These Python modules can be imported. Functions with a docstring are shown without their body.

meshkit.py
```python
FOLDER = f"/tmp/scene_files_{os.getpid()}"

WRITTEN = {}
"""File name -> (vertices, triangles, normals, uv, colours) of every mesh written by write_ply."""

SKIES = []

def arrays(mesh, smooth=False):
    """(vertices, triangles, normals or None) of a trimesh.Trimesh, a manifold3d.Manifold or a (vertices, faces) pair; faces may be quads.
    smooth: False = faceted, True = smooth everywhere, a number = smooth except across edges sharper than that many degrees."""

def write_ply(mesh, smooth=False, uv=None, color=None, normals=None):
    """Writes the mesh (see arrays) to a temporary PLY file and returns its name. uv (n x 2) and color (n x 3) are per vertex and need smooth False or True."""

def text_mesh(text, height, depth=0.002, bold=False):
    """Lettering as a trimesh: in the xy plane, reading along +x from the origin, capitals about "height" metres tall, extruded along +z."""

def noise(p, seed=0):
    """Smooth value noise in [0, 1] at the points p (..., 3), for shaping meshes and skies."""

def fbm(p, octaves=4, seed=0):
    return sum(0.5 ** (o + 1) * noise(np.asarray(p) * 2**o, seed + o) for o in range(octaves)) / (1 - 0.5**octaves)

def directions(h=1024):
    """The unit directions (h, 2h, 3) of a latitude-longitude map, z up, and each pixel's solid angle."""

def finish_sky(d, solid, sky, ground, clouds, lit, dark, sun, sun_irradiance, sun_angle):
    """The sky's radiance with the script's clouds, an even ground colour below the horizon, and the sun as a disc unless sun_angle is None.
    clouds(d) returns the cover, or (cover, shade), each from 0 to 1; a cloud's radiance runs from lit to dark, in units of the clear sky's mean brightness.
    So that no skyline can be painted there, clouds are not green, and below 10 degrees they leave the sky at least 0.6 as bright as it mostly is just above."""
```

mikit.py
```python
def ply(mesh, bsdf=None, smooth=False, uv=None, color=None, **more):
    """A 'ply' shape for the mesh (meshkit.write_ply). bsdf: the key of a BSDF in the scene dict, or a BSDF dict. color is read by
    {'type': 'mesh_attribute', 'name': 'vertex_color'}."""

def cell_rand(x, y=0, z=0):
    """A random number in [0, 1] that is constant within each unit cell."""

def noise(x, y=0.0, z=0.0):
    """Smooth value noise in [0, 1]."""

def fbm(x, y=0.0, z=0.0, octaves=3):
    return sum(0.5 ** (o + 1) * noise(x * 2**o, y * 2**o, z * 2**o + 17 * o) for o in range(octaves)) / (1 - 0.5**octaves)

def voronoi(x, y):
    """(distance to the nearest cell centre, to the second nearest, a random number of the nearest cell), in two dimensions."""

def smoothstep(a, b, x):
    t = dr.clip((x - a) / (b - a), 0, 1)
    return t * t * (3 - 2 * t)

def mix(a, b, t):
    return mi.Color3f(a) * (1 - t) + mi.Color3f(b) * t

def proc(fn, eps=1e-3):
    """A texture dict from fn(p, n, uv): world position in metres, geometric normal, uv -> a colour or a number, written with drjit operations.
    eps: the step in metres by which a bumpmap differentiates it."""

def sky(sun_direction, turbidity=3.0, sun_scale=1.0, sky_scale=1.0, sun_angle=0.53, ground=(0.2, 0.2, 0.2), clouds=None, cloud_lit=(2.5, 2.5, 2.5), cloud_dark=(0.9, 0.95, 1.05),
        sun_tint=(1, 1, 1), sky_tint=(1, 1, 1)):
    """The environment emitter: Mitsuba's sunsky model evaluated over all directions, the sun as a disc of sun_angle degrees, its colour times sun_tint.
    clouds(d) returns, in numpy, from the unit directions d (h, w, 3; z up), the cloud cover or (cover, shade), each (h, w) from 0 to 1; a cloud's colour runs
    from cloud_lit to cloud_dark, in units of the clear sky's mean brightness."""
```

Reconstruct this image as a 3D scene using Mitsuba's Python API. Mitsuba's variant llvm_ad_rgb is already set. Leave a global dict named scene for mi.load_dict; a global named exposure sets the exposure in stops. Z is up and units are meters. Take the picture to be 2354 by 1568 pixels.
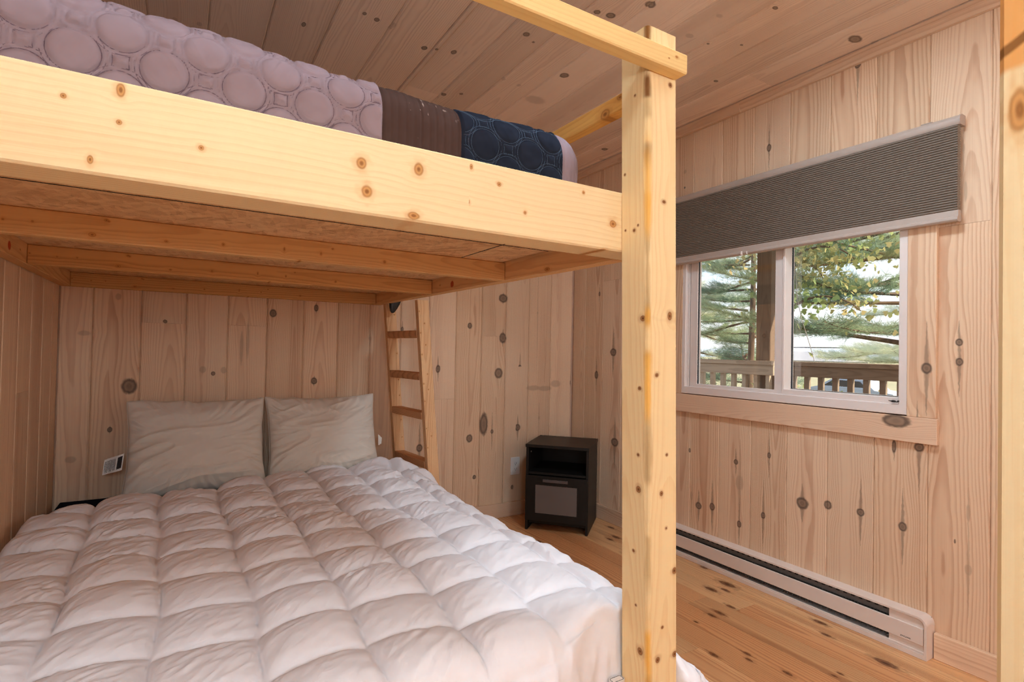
import math
import numpy as np
import trimesh
import drjit as dr
import mitsuba as mi
import mikit
import meshkit
from mikit import proc, noise, fbm, cell_rand, smoothstep, mix, voronoi
from scipy.spatial.transform import Rotation as Rot

T = mi.ScalarTransform4f
PI = math.pi
scene = {'type': 'scene'}
labels = {}
rng = np.random.default_rng(7)

# ------------------------------------------------------------------ camera, sky, sun, lamp, exposure
exposure = 0.12
UNSEEN_CEILING_LAMPS = [(0.02, 0.30, 31.0), (1.45, 0.92, 76.0)]               # x, y, radiance of unseen ceiling lamps that light bunk and window wall
UNSEEN_GLOBE_LAMPS = [(-0.08, -1.0, 1.48, 31.0), (2.0, -1.1, 1.50, 7.0)]       # x, y, z, radiance of unseen globe lamps behind the camera, lighting under the bunk
LAMP_TINT = (0.77, 1.0, 1.17)
yaw, pitch, roll = (math.radians(a) for a in (31.27, 0.93, 1.13))
fw = np.array([math.sin(yaw) * math.cos(pitch), math.cos(yaw) * math.cos(pitch), math.sin(pitch)])
rt = np.array([math.cos(yaw), -math.sin(yaw), 0.0])
up0 = np.cross(rt, fw)
up = -math.sin(roll) * rt + math.cos(roll) * up0
EYE = np.array([0.0, 0.0, 1.113])
scene['camera'] = {'type': 'perspective', 'fov': 2 * math.degrees(math.atan(1177 / 1250)), 'fov_axis': 'x', 'near_clip': 0.02, 'far_clip': 3000.0,
                   'to_world': T().look_at(origin=EYE.tolist(), target=(EYE + fw).tolist(), up=up.tolist())}


def clouds(d):
    q = d / np.maximum(d[..., 2:3], 0.06) * 0.9
    q[..., 2] = 0
    n = meshkit.fbm(q, 5, 11)
    cover = np.clip((n - 0.30) * 3.2, 0, 1) * 0.75 + 0.25
    return cover, np.clip((n - 0.55) * 1.5, 0, 0.6)


scene['sky'] = mikit.sky((0.25, -0.75, 0.62), turbidity=4.0, sky_scale=9.5, sun_scale=6.5, ground=(0.22, 0.22, 0.18), clouds=clouds,
                         cloud_lit=(1.45, 1.5, 1.55), cloud_dark=(1.05, 1.1, 1.15), sky_tint=(1.1, 1.0, 0.9))


# knots by surface: (across, along, half width, half length, kind, tail) in metres
WIN = [(1.207,2.351,0.0122,0.0131,0,0.17), (1.613,2.123,0.0115,0.0193,0,0.12), (0.839,1.884,0.0039,0.016,3,0.11), (0.832,1.722,0.0051,0.0398,3,0), (0.943,1.074,0.0181,0.0214,0,0.18), 
    (0.849,1.173,0.0116,0.0143,0,0.08), (0.848,1.101,0.0116,0.0159,0,0.13), (1.044,0.864,0.0507,0.024,0,0), (1.058,0.759,0.0077,0.0258,0,0.06), (0.972,0.771,0.0171,0.0183,0,0.18), 
    (1.775,0.565,0.0126,0.0132,0,0.07), (1.593,0.63,0.009,0.0145,0,0.12), (2.004,0.285,0.0202,0.0188,0,0.09), (1.916,0.302,0.0164,0.0206,0,0.14), (1.752,0.257,0.0124,0.0174,0,0.13), 
    (1.621,0.336,0.0114,0.0167,0,0.17), (1.428,0.443,0.028,0.0274,0,0.09), (1.314,0.464,0.0167,0.0188,0,0), (1.18,0.467,0.0151,0.0161,0,0.14), (1.026,0.452,0.0149,0.0186,0,0.15), 
    (0.818,0.358,0.0113,0.0216,3,0.17), (0.819,0.56,0.0063,0.0341,3,0.09), (0.858,0.447,0.003,0.0079,0,0), (2.681,0.524,0.0329,0.0281,0,0.17), (2.708,1.11,0.0293,0.0257,0,0.17), 
    (2.875,0.953,0.0181,0.0267,0,0.12), (2.857,1.505,0.009,0.0149,0,0.07), (2.071,0.575,0.006,0.012,0,0), (2.131,2.146,0.0094,0.0125,3,0), (1.753,0.464,0.0223,0.0436,3,0.22), 
    (2.052,0.327,0.0089,0.0285,3,0.14)]
HEAD = [(1.832,1.456,0.0339,0.0291,0,0.04), (1.586,1.263,0.0157,0.0196,0,0), (1.835,1.191,0.0271,0.0349,0,0.06), (1.807,0.956,0.0302,0.0347,0,0), (1.974,0.987,0.014,0.0267,0,0.11), 
    (1.703,0.623,0.0292,0.074,0,0), (1.6,0.537,0.022,0.0252,0,0), (1.965,0.586,0.021,0.0236,0,0.09), (2.087,0.852,0.0582,0.018,3,0), (2.182,0.847,0.0598,0.0183,3,0), 
    (2.275,0.879,0.0459,0.0247,3,0), (1.371,0.985,0.0147,0.0244,0,0.08), (1.766,0.571,0.0099,0.0144,0,0.13), (1.641,0.284,0.0127,0.0141,0,0), (1.93,0.186,0.0104,0.0147,0,0), 
    (1.259,0.501,0.0199,0.0239,0,0.16), (1.133,1.224,0.0082,0.0157,0,0.05), (1.219,1.219,0.014,0.0133,3,0), (0.413,1.283,0.0172,0.0209,0,0.02), (0.633,1.324,0.0116,0.0193,0,0.03), 
    (0.631,0.919,0.0162,0.0192,0,0.03), (0.094,0.983,0.0152,0.0175,3,0), (0.14,0.963,0.0097,0.011,0,0), (0.187,0.98,0.0138,0.0178,3,0), (-0.207,0.905,0.0306,0.037,0,0.04), 
    (-0.259,1.326,0.0116,0.0163,3,0), (-0.276,0.704,0.0099,0.0122,0,0.02), (-0.416,0.577,0.0217,0.0157,3,0), (-0.381,1.151,0.0253,0.0119,3,0), (-0.071,1.218,0.0089,0.0085,0,0), 
    (0.16,0.799,0.0156,0.0088,0,0), (0.939,1.163,0.0103,0.0127,3,0.05), (2.426,1.262,0.0079,0.0126,0,0.38), (2.41,0.883,0.0079,0.0157,0,0.38), (0.266,1.095,0.0081,0.0902,3,0), 
    (0.295,1.141,0.0082,0.1021,3,0), (2.111,1.372,0.0073,0.0091,3,0.42), (2.139,0.645,0.0073,0.0151,3,0.21), (2.43,1.607,0.008,0.0095,0,0), (2.458,0.899,0.012,0.019,3,0.09), 
]
CEIL = [(0.394,2.341,0.0085,0.0177,0,0), (0.584,2.131,0.0082,0.0117,0,0), (0.637,2.144,0.0108,0.0145,0,0), (0.7,2.166,0.0101,0.0147,3,0), (0.876,2.232,0.0134,0.0167,0,0), 
    (0.925,2.208,0.0079,0.0087,0,0), (1.007,2.209,0.0118,0.0183,0,0), (0.173,2.633,0.0109,0.0186,0,0), (-0.148,2.667,0.0114,0.018,3,0), (-0.057,2.597,0.0102,0.0197,3,0), 
    (0.029,2.576,0.0103,0.0173,3,0), (1.2,1.909,0.0137,0.0156,0,0), (1.255,1.939,0.0062,0.0069,0,0), (1.527,2.082,0.0216,0.0225,0,0), (1.346,1.628,0.0134,0.0127,0,0), 
    (1.403,1.614,0.0196,0.0164,0,0), (1.481,1.48,0.0226,0.0181,0,0), (1.875,1.229,0.0128,0.0083,0,0), (1.982,1.45,0.008,0.0054,0,0), (1.746,1.377,0.0155,0.0103,3,0), 
    (1.755,1.53,0.0208,0.0139,3,0), (1.863,1.524,0.0069,0.0053,0,0), (2.142,1.704,0.0122,0.0092,0,0), (1.307,2.283,0.0114,0.0149,3,0), (1.401,2.289,0.0119,0.013,3,0), 
    (1.426,2.017,0.005,0.0052,0,0), (2.315,1.164,0.0348,0.0209,0,0), (2.408,1.132,0.024,0.0141,3,0), (2.42,1,0.011,0.0062,0,0), (2.281,2.661,0.0202,0.0195,0,0), 
    (1.956,1.931,0.0283,0.0201,3,0), (2.781,1.941,0.0472,0.0319,3,0), (2.388,2.806,0.0248,0.0205,3,0), (1.551,2.37,0.0574,0.0399,3,0), (1.205,2.541,0.0098,0.0114,0,0), 
    (1.134,2.601,0.0129,0.0156,0,0), (0.707,2.144,0.0089,0.0202,3,0)]
RAIL = [(1.493,-0.088,0.0075,0.0044,1,0), (1.467,-0.155,0.003,0.003,1,0), (1.444,-0.089,0.003,0.003,1,0), (1.431,-0.106,0.003,0.003,1,0), (1.381,-0.122,0.0048,0.003,1,0), 
    (1.453,-0.015,0.003,0.003,1,0), (1.428,0.019,0.003,0.003,1,0), (1.432,0.092,0.003,0.003,1,0), (1.448,0.134,0.003,0.003,1,0), (1.405,0.114,0.003,0.003,1,0), 
    (1.454,0.277,0.008,0.0073,1,0), (1.464,0.389,0.0091,0.0075,1,0), (1.403,0.288,0.0086,0.008,1,0), (1.491,0.504,0.0041,0.003,1,0), (1.466,0.571,0.0036,0.004,1,0), 
    (1.417,0.498,0.0034,0.003,1,0), (1.371,0.381,0.0053,0.0094,1,0), (1.415,0.638,0.003,0.003,1,0), (1.425,0.893,0.0065,0.0084,1,0), (1.356,0.867,0.0041,0.0093,1,0), 
    (1.487,0.8,0.003,0.003,1,0), (1.418,0.717,0.003,0.003,1,0)]
POSTL = [(0.932,1.193,0.0084,0.0072,1,0), (0.943,1.028,0.0057,0.0051,1,0), (0.961,1.405,0.0044,0.0042,1,0), (0.948,0.87,0.0043,0.0041,1,0), (0.947,0.788,0.0086,0.0081,1,0), 
    (0.964,0.638,0.0044,0.0041,1,0), (0.942,0.408,0.0084,0.009,1,0), (0.993,1.547,0.0031,0.0032,1,0), (0.991,1.41,0.003,0.003,1,0), (0.948,1.415,0.003,0.003,1,0), 
    (0.958,1.728,0.003,0.003,1,0), (0.956,0.511,0.003,0.003,1,0)]
POSTR = [(0.972,1.472,0.0058,0.0041,1,0), (0.997,1.201,0.0074,0.0104,1,0), (0.957,1.06,0.0057,0.0051,1,0), (0.994,0.87,0.0044,0.0041,1,0), (0.978,0.78,0.0058,0.0062,1,0), 
    (1.026,0.59,0.0075,0.0083,1,0), (0.988,0.464,0.0044,0.0041,1,0), (0.974,0.391,0.0072,0.0071,1,0), (1.031,0.39,0.0075,0.0073,1,0), (0.987,1.756,0.0059,0.0063,1,0), 
    (0.996,0.696,0.003,0.003,1,0)]
EB = [(1.371,1.418,0.0065,0.0145,1,0), (1.387,2.104,0.014,0.0163,4,0), (1.393,2.227,0.003,0.0072,1,0)]
FLOOR = [(2.284,1.713,0.0297,0.0199,0,0), (2.167,1.711,0.0226,0.0141,0,0), (2.22,1.672,0.0163,0.011,0,0), (2.097,1.551,0.0157,0.0102,0,0), (2.351,1.904,0.015,0.0104,0,0), 
    (1.956,1.54,0.0147,0.0106,0,0), (2.005,1.539,0.018,0.0113,0,0), (1.851,1.535,0.0082,0.0062,0,0), (1.711,1.337,0.014,0.0093,0,0), (1.826,1.279,0.0116,0.0073,0,0), 
    (1.797,1.25,0.0105,0.0067,0,0), (2.218,0.988,0.0267,0.014,0,0), (2.228,1.207,0.0139,0.0077,0,0), (1.971,1.039,0.0078,0.0042,0,0), (2.003,1.036,0.0086,0.0047,0,0), 
    (2.308,1.277,0.019,0.0106,0,0), (2.353,2.621,0.0183,0.016,0,0), (2.259,2.472,0.0222,0.0192,0,0), (2.201,2.461,0.0178,0.0147,0,0), (1.841,1.13,0.0125,0.0073,0,0), 
    (1.809,2.628,0.0118,0.0104,0,0)]
JOIST = [(1.414,-0.167,0.0041,0.0052,1,0), (1.392,-0.306,0.003,0.003,1,0), (1.383,0.253,0.003,0.003,1,0), (1.405,0.38,0.003,0.0038,1,0), (1.422,-0.214,0.003,0.0031,1,0), 
    (1.375,-0.194,0.0057,0.0082,1,0), (1.377,-0.041,0.0036,0.005,1,0), (1.395,-0.427,0.0032,0.003,1,0), (1.42,-0.154,0.003,0.0037,1,0), (1.36,0.288,0.003,0.0047,1,0), 
    (1.355,-0.32,0.0045,0.006,1,0), (1.39,-0.358,0.003,0.003,1,0), (1.412,-0.162,0.0031,0.0038,1,0), (1.384,0.09,0.0049,0.0042,1,0), (1.389,0.245,0.0067,0.003,1,0), 
    (1.382,0.54,0.0053,0.005,1,0), (1.387,0.347,0.0051,0.0031,1,0)]


# ------------------------------------------------------------------ colours and materials
def srgb(r, g=None, b=None):
    c = np.array([r, g, b], float) / 255
    return [float(x) for x in np.where(c < 0.04045, c / 12.92, ((c + 0.055) / 1.055) ** 2.4)]


def mat(key, color, rough=0.6, spec=0.3, metallic=0.0, **kw):
    base = color if isinstance(color, dict) else {'type': 'rgb', 'value': color}
    b = {'type': 'principled', 'base_color': base, 'roughness': rough, 'specular': spec, 'metallic': metallic}
    b.update(kw)
    scene[key] = {'type': 'twosided', 'bsdf': b}
    return key


def C3(c):
    return mi.Color3f(*[float(x) for x in c])


def noise2(x, y):
    """Smooth value noise in two dimensions."""
    x, y = mi.Float(x), mi.Float(y)
    i, j = dr.floor(x), dr.floor(y)
    u, v = x - i, y - j
    u, v = u * u * (3 - 2 * u), v * v * (3 - 2 * v)
    return dr.lerp(dr.lerp(cell_rand(i, j), cell_rand(i + 1, j), u), dr.lerp(cell_rand(i, j + 1), cell_rand(i + 1, j + 1), u), v)


class Knots:
    """Knots in a grid of cells, so that a shading point looks only at the few knots near it. Each: (across, along, half width, half length, kind, tail)."""

    def __init__(self, knots, ca=0.15, cb=0.25):
        self.ca, self.cb, cells = ca, cb, {}
        for k in knots:
            a, b, ra, rb, kind, tl = k
            ea, eb = max(4.4 * ra, 0.012), max(tl + 0.01, 6.0 * rb + 0.6 * tl)
            for i in range(math.floor((a - ea) / ca), math.floor((a + ea) / ca) + 1):
                for j in range(math.floor((b - eb) / cb), math.floor((b + eb) / cb) + 1):
                    cells.setdefault((i, j), []).append(k)
        ii, jj = [c[0] for c in cells], [c[1] for c in cells]
        self.i0, self.j0, self.ni, self.nj = min(ii), min(jj), max(ii) - min(ii) + 1, max(jj) - min(jj) + 1
        self.n = min(4, max(map(len, cells.values())))
        tab = np.zeros((self.ni * self.nj, self.n, 6))
        tab[..., 0:2], tab[..., 2:4] = 1e3, 1.0
        for (i, j), c in cells.items():
            c = sorted(c, key=lambda k: -k[2] * k[3] - 0.002 * k[5])[:self.n]
            tab[(i - self.i0) * self.nj + j - self.j0, :len(c)] = c
        self.tab = mi.Float(tab.ravel().astype(np.float32))

    def near(self, U, G):
        i = dr.clip(mi.Int32(dr.floor(U / self.ca)) - self.i0, 0, self.ni - 1)
        j = dr.clip(mi.Int32(dr.floor(G / self.cb)) - self.j0, 0, self.nj - 1)
        at = mi.UInt32((i * self.nj + j) * self.n * 6)
        return [[dr.gather(mi.Float, self.tab, at + (6 * k + m)) for m in range(6)] for k in range(self.n)]


def wood(key, g, t, n_, base, dark, ring=0.0055, contrast=0.55, knots=(), tone=0.09, warm=None, streaks=0.35, kcol=None, kedge=None, rough=0.55, spec=0.25, extra=None, knots2=(),
         flat=False, k1=None, heart=0.0):
    """Solid wood: rings about a pith line that runs along axis g; uv holds the pith of each piece. Knots lie on the plane across axis n_ (knots2: across t).
    Knot kinds: 0 grey-brown, 1 orange, 3 faint, 4 red; the tail is a dark streak along the grain."""
    base_c, dark_c = C3(base), C3(dark)
    warm_c = C3(warm if warm else base)
    kc0, ke0 = C3(kcol if kcol else srgb(138, 114, 96)), C3(kedge if kedge else srgb(88, 74, 66))
    kc1, ke1 = [C3(c) for c in (k1 or (srgb(196, 138, 78), srgb(128, 78, 42)))]
    sets = [(Knots(k), w) for k, w in ((knots, 0), (knots2, 1)) if k]

    def fn(p, nn, uv):
        P = (p.x, p.y, p.z)
        G, A, B = P[g], P[t], P[n_]
        i1 = cell_rand(uv.x * 1013.0, uv.y * 1777.0, 7)
        i2 = cell_rand(uv.x * 2213.0, uv.y * 977.0, 3)
        Gs = G + i1 * 53.0
        Aw = A
        km0, km1, edge, red, halo = (mi.Float(0) for _ in range(5))
        if sets:
            jit = noise2(G * 90, A * 140 + B * 40) - 0.5
            for K, w_ in sets:
                U = B if w_ else A
                for (a, b, ra, rb, kd, tl) in K.near(U, G):
                    da, db = U - a, G - b
                    q = dr.sqrt(dr.square(da / ra) + dr.square(db / rb)) + jit * 0.13
                    if not w_:
                        bend = dr.select(kd < 2.5, 0.82, 0.25) * dr.exp(-dr.square(da / (ra * 2.2)) - dr.square(db / (rb * 3.2 + 0.5 * tl)))
                        Aw = Aw - da * bend
                    core = (1 - smoothstep(0.72, 1.2, q)) * dr.select(kd == 3.0, 0.45, 1.0)
                    tw = ra * dr.select(kd == 3.0, 0.8, 0.72) * dr.maximum(0.0, 1 - dr.abs(db) / dr.maximum(tl, 1e-3))
                    tail = dr.select((tl > 0) & (dr.abs(db) < tl), dr.select(kd == 3.0, 0.30, 0.74) * (1 - smoothstep(0.2, 1.0, dr.abs(da + jit * 0.003) / (tw + 0.0006))), 0.0)
                    m = dr.maximum(core, tail)
                    red = dr.maximum(red, dr.select(kd == 4.0, m, 0.0))
                    km1 = dr.maximum(km1, dr.select(kd == 1.0, m, 0.0))
                    km0 = dr.maximum(km0, dr.select((kd == 0.0) | (kd == 3.0), m, 0.0))
                    rg = 0.5 + 0.5 * dr.sin(q * 9.0)
                    halo = dr.maximum(halo, dr.select(kd == 1.0, 1 - smoothstep(0.9, 2.3, q + jit), 0.0))
                    edge = dr.maximum(edge, dr.select(kd == 1.0, (smoothstep(0.5, 0.85, q) * (1 - smoothstep(0.9, 1.2, q)) * 0.35 + rg * 0.2 + (1 - smoothstep(0.15, 0.65, q)) * 0.8) * core, dr.select(kd == 0.0, (smoothstep(0.4, 0.8, q) * (1 - smoothstep(0.95, 1.25, q)) * 0.5 + rg * 0.28 + 0.25) * core, 0.0) + tail * 0.25))
        wob = (noise2(Gs * 1.7, i1 * 31.0) - 0.5) * 0.03 + (noise2(Gs * 7.0, A * 9.0 + i1 * 11.0) - 0.5) * 0.006
        dep = (noise2(Gs * 0.9, i2 * 47.0) - 0.5) * 0.05
        r = dr.sqrt(dr.square(Aw + wob - uv.x) + dr.square(B - uv.y + dep)) + (noise2(Gs * 22.0, (A + B) * 60.0) - 0.5) * 0.0014
        tt = r / (ring * (0.75 + 0.6 * i2))
        fr = tt - dr.floor(tt)
        late = smoothstep(0.30, 0.88, fr) * (1 - smoothstep(0.90, 1.0, fr))
        late = late * (0.55 + 0.45 * cell_rand(dr.floor(tt), i1 * 999.0, 5))
        fine = noise2((A + 1.3 * B) * 700.0, G * 5.0)
        st = smoothstep(0.55, 0.85, noise2(Aw * 16.0 + i2 * 91.0, Gs * 0.7)) * streaks
        if heart:
            st = st + heart * dr.exp(-dr.square((Aw + 2 * wob - uv.x) / (0.018 + 0.02 * i2))) * smoothstep(0.45, 0.6, i1)
        tn = 1.0 + (i1 - 0.5) * 2 * tone
        col = mix(base_c, warm_c, i2)
        col = mix(col, dark_c, dr.clip(late * contrast * (0.6 + 0.6 * i2) + st * 0.55 + (fine - 0.5) * 0.16, 0, 1)) * tn
        if sets:
            col = mix(col, kc0, km0 * 0.78)
            col = mix(col, mix(col, kc1, 0.8), halo * 0.42)
            col = mix(col, kc1, km1 * 0.8)
            col = mix(col, mix(ke0, ke1, dr.select(km1 > km0, 1.0, 0.0)), edge * 0.8)
            col = mix(col, C3(srgb(176, 60, 26)), red * 0.9)
        if extra is not None:
            col = extra(col, p)
        return col
    if flat:
        scene[key] = {'type': 'twosided', 'bsdf': {'type': 'diffuse', 'reflectance': proc(fn)}}
        return key
    return mat(key, proc(fn), rough, spec)


PINK, PINKD, PINKW = srgb(222, 194, 166), srgb(182, 139, 110), srgb(218, 187, 156)
wood('wood_window_wall', 2, 1, 0, PINK, PINKD, ring=0.0075, contrast=0.62, knots=WIN, warm=PINKW, heart=0.55, streaks=0.25, tone=0.06, flat=True)
wood('wood_head_wall', 2, 0, 1, PINK, PINKD, ring=0.0065, contrast=0.42, knots=HEAD, warm=PINKW, streaks=0.3, heart=0.3, flat=True)
wood('wood_left_wall', 2, 1, 0, PINK, PINKD, ring=0.006, contrast=0.4, warm=PINKW, streaks=0.55, flat=True)
wood('wood_ceiling', 1, 0, 2, srgb(234, 211, 190), srgb(190, 160, 138), ring=0.006, contrast=0.45, knots=CEIL, kcol=srgb(152, 130, 112), kedge=srgb(108, 92, 80), warm=srgb(228, 203, 180), flat=True)
wood('wood_trim_y', 1, 2, 0, srgb(219, 187, 160), PINKD, ring=0.006, contrast=0.5, knots=[(0.864, 1.044, 0.026, 0.05, 0, 0.0)], warm=PINKW, flat=True)
wood('wood_trim_x', 0, 2, 1, srgb(214, 182, 158), PINKD, ring=0.006, contrast=0.35, warm=PINKW, flat=True)


def floor_knots():
    return [(a, b, ra * 0.65, ra * 1.5, 1, 0.05 if i % 3 == 0 else 0.0) for i, (a, b, ra, rb, k, tl) in enumerate(FLOOR)]


wood('wood_floor', 1, 0, 2, srgb(210, 166, 118), srgb(150, 92, 54), ring=0.008, contrast=0.55, knots=floor_knots(), tone=0.16, k1=(srgb(108, 60, 32), srgb(58, 30, 16)), warm=srgb(188, 131, 85), streaks=0.7,
     rough=0.32, spec=0.4)
LUM, LUMD, LUMW = srgb(236, 209, 160), srgb(206, 154, 94), srgb(232, 202, 148)
wood('lumber_rail', 0, 2, 1, srgb(234, 208, 162), srgb(204, 158, 102), ring=0.012, contrast=0.34, knots=[(a, b, ra * 1.4, rb * 1.3, k, t_) for a, b, ra, rb, k, t_ in RAIL], tone=0.0, warm=srgb(232, 204, 156), streaks=0.25, rough=0.42, spec=0.35, flat=True)


def wane(col, p):
    d = dr.maximum(p.x - (0.9245 + 0.0225 * (1.2 - p.z)), p.y - 0.9165)
    m = 1 - smoothstep(0.004, 0.010 + 0.012 * noise(p.z * 9.0, 2.0), d + (noise(p.x * 300, p.y * 300, p.z * 30) - 0.5) * 0.004)
    n1 = noise(p.z * 7.0, 5.0)
    c = mix(C3(srgb(226, 172, 88)), C3(srgb(196, 166, 120)), smoothstep(0.35, 0.6, n1))
    c = mix(c, C3(srgb(112, 66, 30)), smoothstep(0.6, 0.72, noise(p.z * 12.0, 9.0)) * (0.25 + 0.65 * smoothstep(1.55, 1.62, p.z)))
    return mix(col, c, m * (0.25 + 0.75 * smoothstep(0.25, 0.5, noise(p.z * 14.0, 33.0))))


wood('lumber_post', 2, 1, 0, LUM, LUMD, ring=0.008, contrast=0.35, knots=POSTL, knots2=POSTR, k1=(srgb(152, 96, 52), srgb(78, 44, 26)), tone=0.0, warm=LUM, streaks=0.1, rough=0.5, extra=wane, flat=True)
wood('lumber_x', 0, 2, 1, srgb(218, 174, 122), srgb(174, 116, 68), ring=0.006, contrast=0.55, knots=JOIST, tone=0.06, warm=srgb(208, 160, 106), streaks=0.4, flat=True)
wood('lumber_y', 1, 2, 0, srgb(222, 178, 128), srgb(178, 118, 72), ring=0.006, contrast=0.45, knots=EB, tone=0.06, warm=srgb(216, 170, 118), streaks=0.3, flat=True)
wood('lumber_guard', 0, 2, 1, srgb(230, 196, 136), srgb(204, 158, 92), ring=0.009, contrast=0.4, tone=0.0, warm=srgb(230, 196, 136), streaks=0.2, rough=0.45,
     knots=[(1.80, 0.965, 0.003, 0.005, 1, 0.0), (1.79, 0.94, 0.002, 0.003, 1, 0.0)], flat=True)
wood('lumber_guard_y', 1, 2, 0, srgb(232, 182, 106), srgb(200, 134, 60), ring=0.008, contrast=0.4, tone=0.0, streaks=0.2, rough=0.45,
     knots=[(1.775, 1.16, 0.014, 0.02, 1, 0.0), (1.80, 1.10, 0.008, 0.012, 1, 0.0)], flat=True)
wood('lumber_near', 2, 1, 0, srgb(226, 204, 162), srgb(212, 172, 112), ring=0.012, contrast=0.35, tone=0.0, streaks=0.35, rough=0.6,
     knots=[(0.262, 1.44, 0.012, 0.03, 1, 0.0)],
     extra=lambda col, p: mix(mix(col, C3(srgb(206, 136, 62)), smoothstep(1.488, 1.50, p.z + (noise(p.y * 60, 4.0) - 0.5) * 0.02) * 0.8), C3(srgb(92, 52, 26)),
                              (1 - smoothstep(0.004, 0.011, dr.abs(p.z - 1.538 + (p.y - 0.26) * 0.5 + (noise(p.y * 40, 1.0) - 0.5) * 0.01))) * 0.75), flat=True)
wood('ladder_wood', 2, 0, 1, srgb(224, 182, 138), srgb(180, 124, 82), ring=0.005, contrast=0.5, tone=0.05, streaks=0.5,
     knots=[(1.05 + 0.09 * (1.25 - z) / 1.0 + (0.012 if i % 2 else -0.012), z, 0.0035, 0.004, 1, 0.0) for i, z in enumerate((1.30, 1.24, 1.19, 1.13, 1.08, 0.98, 0.93, 0.90, 0.84, 0.76, 0.70, 0.66, 0.60, 0.55))], flat=True)
wood('ladder_rung_wood', 1, 2, 0, srgb(202, 150, 108), srgb(150, 98, 62), ring=0.005, contrast=0.5, tone=0.08, streaks=0.4, flat=True)
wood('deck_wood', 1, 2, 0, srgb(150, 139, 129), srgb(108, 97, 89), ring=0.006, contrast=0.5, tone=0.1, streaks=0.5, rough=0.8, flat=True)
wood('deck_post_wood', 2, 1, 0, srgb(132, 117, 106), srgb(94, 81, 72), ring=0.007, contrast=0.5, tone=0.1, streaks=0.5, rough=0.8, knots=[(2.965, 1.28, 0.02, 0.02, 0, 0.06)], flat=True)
wood('deck_wood_pale', 1, 2, 0, srgb(196, 184, 170), srgb(152, 138, 124), ring=0.006, contrast=0.5, tone=0.06, streaks=0.5, flat=True)  # paler boards for the railing in the left pane


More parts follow.
